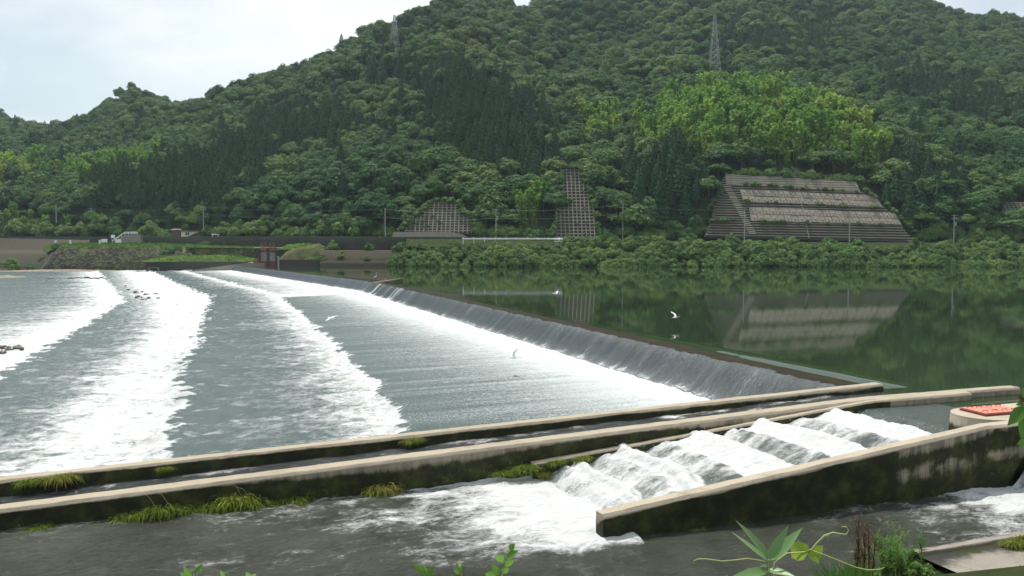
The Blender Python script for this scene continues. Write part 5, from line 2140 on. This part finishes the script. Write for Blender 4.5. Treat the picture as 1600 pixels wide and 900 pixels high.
# ------------------------------------------------------------------ birds
def egret(loc, heading, span, pose, label, mat='feather', tilt=0.0):
    """flying egret: pose = (left wing raise, right wing raise) in radians"""
    mb_ = MB()
    s = span
    # body, folded neck and head in one spindle, tail
    mb_.tube([(-.30 * s, 0, .0), (-.2 * s, 0, .0), (-.05 * s, 0, .0), (.1 * s, 0, .01 * s), (.17 * s, 0, .03 * s), (.21 * s, 0, .045 * s), (.25 * s, 0, .04 * s)],
             [.006 * s, .03 * s, .055 * s, .045 * s, .028 * s, .024 * s, .008 * s], 8)
    for sd, rz in ((1, pose[0]), (-1, pose[1])):
        n = 9
        up, lo = [], []
        for i in range(n):
            q_ = i / (n - 1)
            # elbow bend
            if q_ < .45:
                y_, z_ = q_ * math.cos(rz), q_ * math.sin(rz)
            else:
                rz2 = rz * .45
                y_ = .45 * math.cos(rz) + (q_ - .45) * math.cos(rz2)
                z_ = .45 * math.sin(rz) + (q_ - .45) * math.sin(rz2)
            ch = .15 * s * (1 - .55 * q_ ** 2.5)
            xl = .06 * s + (.05 * s * math.sin(math.pi * min(1, q_ * 1.3)) - .10 * s * q_ ** 2)
            t_ = .010 * s * (1 - q_ * .7)
            yy, zz = sd * (y_ * .5 * s + .02 * s), z_ * .5 * s + .02 * s
            up.append([(xl, yy, zz), (xl - ch * .4, yy, zz + t_ * 1.6), (xl - ch, yy, zz)])
            lo.append([(xl, yy, zz - t_), (xl - ch * .4, yy, zz + t_ * .4), (xl - ch, yy, zz - t_ * .3)])
        vs = [p_ for r_ in up for p_ in r_] + [p_ for r_ in lo for p_ in r_]
        fs = []
        o2 = n * 3
        for i in range(n - 1):
            for j in range(2):
                a_ = i * 3 + j
                fs += [(a_, a_ + 1, a_ + 4, a_ + 3), (o2 + a_, o2 + a_ + 3, o2 + a_ + 4, o2 + a_ + 1)]
            a_ = i * 3
            fs += [(a_, a_ + 3, o2 + a_ + 3, o2 + a_), (a_ + 2, o2 + a_ + 2, o2 + a_ + 5, a_ + 5)]
        e_ = (n - 1) * 3
        fs += [(e_, e_ + 1, o2 + e_ + 1, o2 + e_), (e_ + 1, e_ + 2, o2 + e_ + 2, o2 + e_ + 1)]
        mb_.add(vs, fs)
    mb_.cur = 1
    mb_.tube([(.245 * s, 0, .041 * s), (.31 * s, 0, .03 * s)], [.008 * s, .002 * s], 6)
    mb_.tube([(-.22 * s, .012 * s, -.01 * s), (-.42 * s, .012 * s, -.005 * s)], [.006 * s, .004 * s], 5)
    mb_.tube([(-.22 * s, -.012 * s, -.01 * s), (-.42 * s, -.012 * s, -.005 * s)], [.006 * s, .004 * s], 5)
    o_ = link('egret', mb_.mesh('egret', [M[mat], M['beak']], True), None, loc)
    o_.rotation_euler = (tilt, 0, heading)
    return tag(o_, label, 'bird', 'flying egrets')


egret(at_y(517, 497, 46), R(150), 1.0, (-.35, .25), 'white egret gliding low over the smooth sheet of water left of the weir')
egret(at_y(868, 459, 68), R(-35), 1.0, (.55, .3), 'white egret flying over the reservoir near the bank reflection')
egret(at_y(1056, 496, 52), R(25), 1.05, (1.0, .35), 'white egret with one wing raised over the dark reservoir')
egret(at_y(803, 559, 41), R(200), 1.1, (1.25, .9), 'white egret with wings lifted, lowest over the white foot of the weir', tilt=.2)
# heron standing at the weir bend
hp = L(float(crest_u(np.array([105.5]))[0]) - .1, 105.5, .02)
mb = MB()
mb.tube([(-.42, 0, .62), (-.25, 0, .70), (0, 0, .80), (.16, 0, .90), (.2, 0, 1.05), (.15, 0, 1.2), (.19, 0, 1.33), (.27, 0, 1.36)],
        [.02, .09, .14, .09, .05, .04, .05, .02], 8)
mb.cur = 1
mb.tube([(.26, 0, 1.36), (.46, 0, 1.33)], [.02, .004], 6)
mb.tube([(0, .05, .72), (.02, .05, .36), (0, .05, 0)], .014, 5)
mb.tube([(0, -.05, .72), (.02, -.05, .36), (0, -.05, 0)], .014, 5)
o = link('heron', mb.mesh('heron', [M['heron'], M['beak']], True), None, hp, R(60))
o.scale = (1.1, 1.1, 1.1)
tag(o, 'grey heron standing upright on the weir crest at its bend', 'bird')
mb = MB()
p_ = L(float(crest_u(np.array([102]))[0]) + .2, 102, .12)
mb.tube([p_ + np.array([-1.2, 0, .0]), p_ + np.array([.8, .3, .25]), p_ + np.array([2.6, .8, .6])], [.16, .13, .06], 7)
mb.tube([p_ + np.array([.8, .3, .25]), p_ + np.array([.3, .4, .55])], [.07, .03], 6)
o = mb.build('driftwood', M['dead'], smooth=True)
tag(o, 'bleached driftwood log stranded on the weir crest by the heron', 'log')

# ------------------------------------------------------------------ plants in the foreground
def bank_ground(x, y):
    d = np.array([x, y]) - T0
    c_ = d.dot(N)
    u_ = d.dot(E)
    if u_ > 5.3 and -6.2 < c_ < -3:
        return -1.0
    return float(np.interp(-c_, -ca8, za8))


def rooted(px, py, Y):
    p_ = at_y(px, py, Y)
    return p_, np.array([p_[0], p_[1], bank_ground(p_[0], p_[1]) - .05])


UPV = np.array([0, -.35, 1.0])
# bamboo grass
top_p, root_p = rooted(1201, 874, 3.9)
bg = thing('bamboo_grass', 'bamboo grass with long pointed leaves in the near foreground', 'plant', root_p)
mb = MB()
mb.tube([root_p - root_p, (top_p - root_p) * .6 + np.array([.01, 0, 0]), top_p - root_p], [.006, .005, .003], 6)
mb.build('stem', M['tendril'], bg)
for tx, ty, bx_, by_, w, dY in ((1153, 811, 1202, 872, .050, -.05), (1143, 828, 1200, 876, .026, .1), (1232, 821, 1202, 873, .050, .0), (1255, 822, 1203, 876, .058, .12),
                                (1243, 899, 1200, 890, .045, -.1), (1143, 899, 1199, 892, .05, -.12), (1188, 884, 1198, 884, .02, -.1)):
    mb = MB()
    b_ = at_y(bx_, by_, 3.9)
    b_[:2] = b_[:2] * 1
    mb.leaf(b_ - root_p, at_y(tx, ty, 3.9 + dY) - root_p, (0.1, -.6, .8), w, .12, 9, .06, .62)
    mb.build('leaf', M['bladed'], bg, True)


def cx(x, y):
    return 1080 + x / 3.077, 780 + y / 3.077


# vine
v0, vr = rooted(*cx(400, 300), 4.2)
vine = thing('climbing_vine', 'yellow-green vine with a pair of broad leaves and curling tendrils', 'plant', vr)
def vp(x, y, dY=0):
    return at_y(*cx(x, y), 4.2 + dY) - vr
mb = MB()
mb.tube([(0, 0, 0), vp(395, 340) * .7, vp(400, 305), vp(460, 260), vp(540, 255), vp(578, 243), vp(600, 215), vp(640, 175), vp(680, 160), vp(720, 168), vp(745, 170), vp(757, 150), vp(745, 132), vp(722, 132)],
        [.004] * 4 + [.0042] * 6 + [.0036, .003, .003, .002], 6)
mb.build('stem', M['tendril'], vine, True)
mb = MB()
mb.tube([vp(578, 246), vp(640, 268), vp(720, 300), vp(790, 328), vp(850, 341), vp(905, 338), vp(930, 328)], [.0032] * 6 + [.002], 6)
mb.build('tendril', M['tendril'], vine, True)
mb = MB()
mb.tube([vp(360, 300), vp(270, 285), vp(215, 292), vp(150, 298), (vp(70, 287)), vp(30, 288), vp(12, 298), vp(16, 318)], [.003] * 7 + [.002], 6)
mb.build('tendril', M['tendril'], vine, True)


def broad_leaf(mbx, outline, z_off=0):
    """leaf blade from an outline of points, slightly cupped, with a fold on the midrib"""
    pts_ = [np.asarray(p, float) for p in outline]
    c_ = sum(pts_) / len(pts_)
    c2 = c_ + np.array([0, .012, -.006])
    n_ = len(pts_)
    mid2 = [(p + c_) / 2 + np.array([0, .003, 0]) for p in pts_]
    mbx.add(pts_ + mid2 + [c2], [(i, (i + 1) % n_, n_ + (i + 1) % n_, n_ + i) for i in range(n_)] + [(n_ + i, n_ + (i + 1) % n_, 2 * n_) for i in range(n_)])


mb = MB()
broad_leaf(mb, [vp(558, 218), vp(520, 203, .03), vp(490, 210, .05), vp(478, 235, .05), vp(482, 280, .02), vp(510, 297, -.02), vp(540, 292, -.03), vp(560, 262, -.01), vp(570, 240)])
mb.build('leaf', M['vine'], vine, True)
mb = MB()
broad_leaf(mb, [vp(575, 245), vp(600, 222, .03), vp(633, 225, .05), vp(632, 250, .05), vp(620, 290, .02), vp(613, 313, -.02), vp(585, 296, -.03), vp(560, 272, -.02)])
mb.build('leaf', M['vine'], vine, True)

# leafy sprigs along the bottom edge
def sprig(px, pbase, Y, leaves, label, lenp, mat='bright'):
    tip, root_ = rooted(px, pbase, Y)
    t_ = thing('leafy_sprig', label, 'plant', root_, 'leafy sprigs at the bottom edge')
    mb_ = MB()
    tp2 = at_y(*leaves[-1][:2], Y)
    mb_.tube([(0, 0, 0), (tip - root_) * .8, tip - root_, tp2 - root_], [.005, .004, .003, .0015], 5)
    mb_.build('stem', M['tendril'], t_)
    for (bx_, by_, tx, ty, w) in [(*l[2:4], *l[4:6], l[6]) for l in leaves]:
        m2 = MB()
        m2.leaf(at_y(bx_, by_, Y) - root_, at_y(tx, ty, Y + random.uniform(-.08, .08)) - root_, (random.uniform(-.3, .3), -.7, .6), w * Y / F, .16, 7, .05, .8)
        m2.build('leaf', M[mat], t_, True)
    return t_


def kx(x, y):
    return 560 + x / 5, 780 + y / 5


def mk(lst):
    out_ = []
    for (b, t_, w) in lst:
        bp, tp_ = kx(*b), kx(*t_)
        out_.append((*bp, *bp, *tp_, w))
    return out_


sprig(664, 900, 4.4, mk([((525, 590), (430, 508), 13), ((540, 600), (590, 520), 12), ((520, 570), (520, 520), 5)]), 'two-leaved green sprig, leftmost of those before the white foam', 20)
sprig(721, 900, 4.4, mk([((810, 580), (740, 550), 9), ((800, 570), (815, 515), 9), ((790, 530), (795, 490), 6)]), 'small green sprig between its two leafier neighbours', 20)
sprig(784, 900, 4.2, mk([((1080, 600), (985, 580), 12), ((1100, 590), (1040, 500), 12), ((1120, 590), (1170, 530), 12), ((1130, 530), (1218, 470), 13), ((1130, 495), (1082, 428), 14), ((1160, 460), (1245, 402), 13), ((1165, 420), (1145, 410), 5), ((1180, 395), (1222, 347), 11)]),
      'tallest leafy sprig standing before the white foam', 20)
sprig(300, 905, 4.6, [(296, 896, 300, 900, 286, 885, 9), (305, 890, 303, 898, 316, 882, 9), (308, 888, 306, 892, 318, 890, 7), (296, 896, 298, 902, 280, 895, 8), (310, 884, 308, 888, 312, 880, 7)], 'low green sprig at the bottom left edge', 20)
sprig(390, 906, 4.6, [(390, 900, 392, 904, 384, 893, 7), (392, 900, 392, 904, 400, 896, 7)], 'tiny green sprig at the bottom edge right of the low one', 20)
sprig(350, 906, 4.6, [(350, 898, 351, 904, 344, 890, 6), (350, 898, 351, 904, 356, 893, 6)], 'tiny pale sprig at the bottom edge between two others', 20)

# overhanging branch at the right edge
tip, root_ = rooted(1612, 720, 4.8)
br = thing('sapling', 'sapling with drooping green leaves leaning in at the right edge', 'plant', root_)
mb = MB()
q0 = at_y(1612, 720, 4.8) - root_
mb.tube([(0, 0, 0), q0 * .7, q0, at_y(1604, 650, 4.8) - root_, at_y(1594, 625, 4.8) - root_], [.014, .01, .007, .005, .003], 6)
mb.build('stem', M['bark'], br)
for bx_, by_, tx, ty, w, mt in ((1600, 636, 1576, 664, 20, 'weed'), (1600, 634, 1588, 660, 18, 'weed'), (1606, 640, 1597, 690, 20, 'weed'), (1612, 636, 1606, 676, 22, 'weed'), (1600, 628, 1590, 616, 8, 'dry'),
                               (1604, 632, 1587, 632, 10, 'bright'), (1604, 690, 1590, 694, 12, 'bright'), (1608, 700, 1596, 698, 9, 'bright'), (1598, 622, 1602, 604, 9, 'weed')):
    mb = MB()
    mb.leaf(at_y(bx_, by_, 4.8) - root_, at_y(tx, ty, 4.8 + random.uniform(-.1, .1)) - root_, (random.uniform(-.4, .4), -.9, .4), w * 4.8 / F, .15, 7, .08, .75)
    mb.build('leaf', M[mt], br, True)


# weeds by the kerb
def weed(px, ptop, pbot, Y, label, mat, name='weed', n=14, w=.03, leafl=.10, spread=.35):
    b_ = at_y(px, pbot, Y)
    gz = bank_ground(b_[0], b_[1])
    root_ = np.array([b_[0], b_[1], gz])
    h_ = at_y(px, ptop, Y)[2] - gz
    t_ = thing(name, label, 'weed', root_, 'weeds by the kerb')
    ms, ml = MB(), MB()
    lean = random.uniform(-.08, .08)
    ms.tube([(0, 0, -.05), (lean * .4, 0, h_ * .5), (lean, 0, h_)], [.008, .006, .002], 5)
    for i in range(n):
        q_ = .25 + .75 * (i + random.random()) / n
        c_ = np.array([lean * q_, 0, h_ * q_])
        a_ = random.uniform(0, 6.28)
        l_ = leafl * random.uniform(.6, 1.2) * (1.25 - .8 * q_)
        ml.leaf(c_, c_ + np.array([math.cos(a_) * l_, math.sin(a_) * l_, l_ * random.uniform(.3, 1.0)]), (0, 0, 1), w * random.uniform(.7, 1.2), .1, 3, .15)
    for i in range(int(n * .7)):
        q_ = random.uniform(.2, .8)
        c_ = np.array([lean * q_, 0, h_ * q_])
        a_ = random.uniform(0, 6.28)
        l_ = h_ * .22 * random.uniform(.5, 1.1)
        e2 = c_ + np.array([math.cos(a_) * l_ * spread * 1.5, math.sin(a_) * l_ * spread * 1.5, l_])
        ms.tube([c_, e2], [.004, .0015], 4)
        for j in range(6):
            m_ = c_ + (e2 - c_) * random.uniform(.3, 1.05)
            a2 = random.uniform(0, 6.28)
            l2 = leafl * random.uniform(.35, .8)
            ml.leaf(m_, m_ + np.array([math.cos(a2) * l2, math.sin(a2) * l2, l2 * random.uniform(0, .8)]), (0, 0, 1), w * .8, .1, 3, .1)
    ms.build('stem', M['tendril' if mat != 'dry' else 'dry'], t_)
    ml.build('leaves', M[mat], t_)
    return t_


for i in range(22):
    px = random.gauss(1400, 22)
    weed(px, random.uniform(805, 868) + abs(px - 1398) * .5, 905, random.uniform(12.2, 13.4), 'feathery green weed in the dense clump beside the kerb', 'weed', n=22, w=.028, leafl=.13)
for i, (px, pt_) in enumerate(((1338, 812), (1344, 796), (1351, 822), (1358, 810), (1347, 840), (1335, 850), (1362, 836))):
    t = weed(px, pt_, 905, 11.0 + .2 * i, 'reddish-brown dried seed stalk standing left of the green weeds', 'dry', 'dry_stalk', n=26, w=.028, leafl=.06, spread=.15)
    t['group'] = 'dried stalks by the kerb'
for i in range(9):
    px = random.uniform(1300, 1345)
    p_ = at_y(px, 902, random.uniform(9, 10.5))
    gz = p_[2] - .25
    root_ = np.array([p_[0], p_[1], bank_ground(p_[0], p_[1])])
    mb = MB()
    for j in range(16):
        a_ = random.gauss(0, .9)
        l_ = random.uniform(.25, .5) + (gz - root_[2])
        mb.leaf(np.array([random.gauss(0, .03), random.gauss(0, .03), 0]), np.array([math.sin(a_) * .3, random.uniform(-.2, .2), l_]), (0, -1, .3), .022, .1, 6, .12, .7)
    o = link('grass_clump', mb.mesh('grass_clump', M['weed']), None, root_)
    tag(o, 'clump of upright green grass below the dried stalks', 'grass', 'grass clumps by the kerb')
for i in range(34):
    px = random.uniform(1270, 1452)
    Y = random.uniform(12.4, 13.8)
    p_ = at_y(px, 899, Y)
    root_ = np.array([p_[0], p_[1], bank_ground(p_[0], p_[1])])
    o = link('low_weed', wg[i % 3], None, root_, random.uniform(0, 6))
    s = random.uniform(.09, .2)
    o.scale = (s, s, s * 1.2)
    tag(o, 'low leafy weed at the foot of the kerb plants', 'weed', 'low weeds by the kerb')
for px, py, s, lab in ((1588, 852, .16, 'small grass patch on the concrete path at the right edge'), (1600, 845, .2, 'grass patch on the kerb cut by the right frame edge'), (1570, 850, .09, 'tiny weed in the kerb joint'), (1592, 893, .14, 'light green weed in the lower right corner')):
    p_ = at_z(px, py, -.95)
    o = link('grass_clump', tm[0], None, p_)
    o.scale = (s * 5, s * 5, s * 5)
    tag(o, lab, 'grass')

# ------------------------------------------------------------------ light, sky, air
SUN_EL, SUN_AZ = 67.0, -20.0
w = bpy.data.worlds.new('World')
sc.world = w
w.use_nodes = True
nt = w.node_tree
bg_ = nt.nodes['Background']
sky = nt.nodes.new('ShaderNodeTexSky')
sky.sky_type = 'NISHITA'
sky.sun_disc = False
sky.sun_elevation = R(SUN_EL)
sky.sun_rotation = R(SUN_AZ)
sky.air_density = 1.2
sky.dust_density = 2.0
tc = nt.nodes.new('ShaderNodeTexCoord')
mp = nt.nodes.new('ShaderNodeMapping')
mp.inputs['Scale'].default_value = (1.0, 1.0, 2.4)
nt.links.new(tc.outputs['Generated'], mp.inputs['Vector'])
cn = noise(nt, mp.outputs[0], 2.1, 9, .55, .35)
cf2 = maprange(nt, cn, .36, .60, .5, 1.0)
cn2 = noise(nt, mp.outputs[0], 3.5, 6, .5, .2)
cr = ramp(nt, [(.35, (6.6, 7.5, 8.1)), (.65, (9.3, 9.5, 9.6))])
nt.links.new(cn2, cr.inputs[0])
c = mix(nt, cf2, sky.outputs[0], cr.outputs[0])
nt.links.new(c, bg_.inputs['Color'])
bg_.inputs['Strength'].default_value = 0.10

sd = bpy.data.lights.new('sun', 'SUN')
sd.energy = 4.3
sd.angle = R(.6)
sd.color = (1, .955, .87)
so = bpy.data.objects.new('sun', sd)
COL.objects.link(so)
S_ = Vector((math.sin(R(SUN_AZ)) * math.cos(R(SUN_EL)), math.cos(R(SUN_AZ)) * math.cos(R(SUN_EL)), math.sin(R(SUN_EL))))
so.rotation_euler = S_.to_track_quat('Z', 'Y').to_euler()
so.location = (0, 0, 60)

hz = MB()
hz.box(-3100, 3100, -900, 4600, -15.5, 330)
hm = bpy.data.materials.new('haze')
hm.use_nodes = True
hn = hm.node_tree
hn.nodes.remove(hn.nodes['Principled BSDF'])
pv = hn.nodes.new('ShaderNodeVolumePrincipled')
pv.inputs['Color'].default_value = (.72, .90, 1.0, 1)
pv.inputs['Density'].default_value = 0.00012
pv.inputs['Anisotropy'].default_value = 0.2
hn.links.new(pv.outputs[0], hn.nodes['Material Output'].inputs['Volume'])
o = hz.build('haze', hm)
o['kind'] = 'stuff'
o['label'] = 'thin pale summer haze over the valley'
o['category'] = 'haze'

sc.view_settings.view_transform = 'Standard'
sc.view_settings.look = 'None'
sc.view_settings.gamma = 1
sc.view_settings.exposure = 0.22
sc.render.engine = 'CYCLES'
sc.cycles.use_denoising = True
sc.cycles.max_bounces = 6
sc.cycles.diffuse_bounces = 3
sc.cycles.glossy_bounces = 3
sc.cycles.transmission_bounces = 3
sc.cycles.volume_bounces = 0
sc.cycles.sample_clamp_indirect = 6
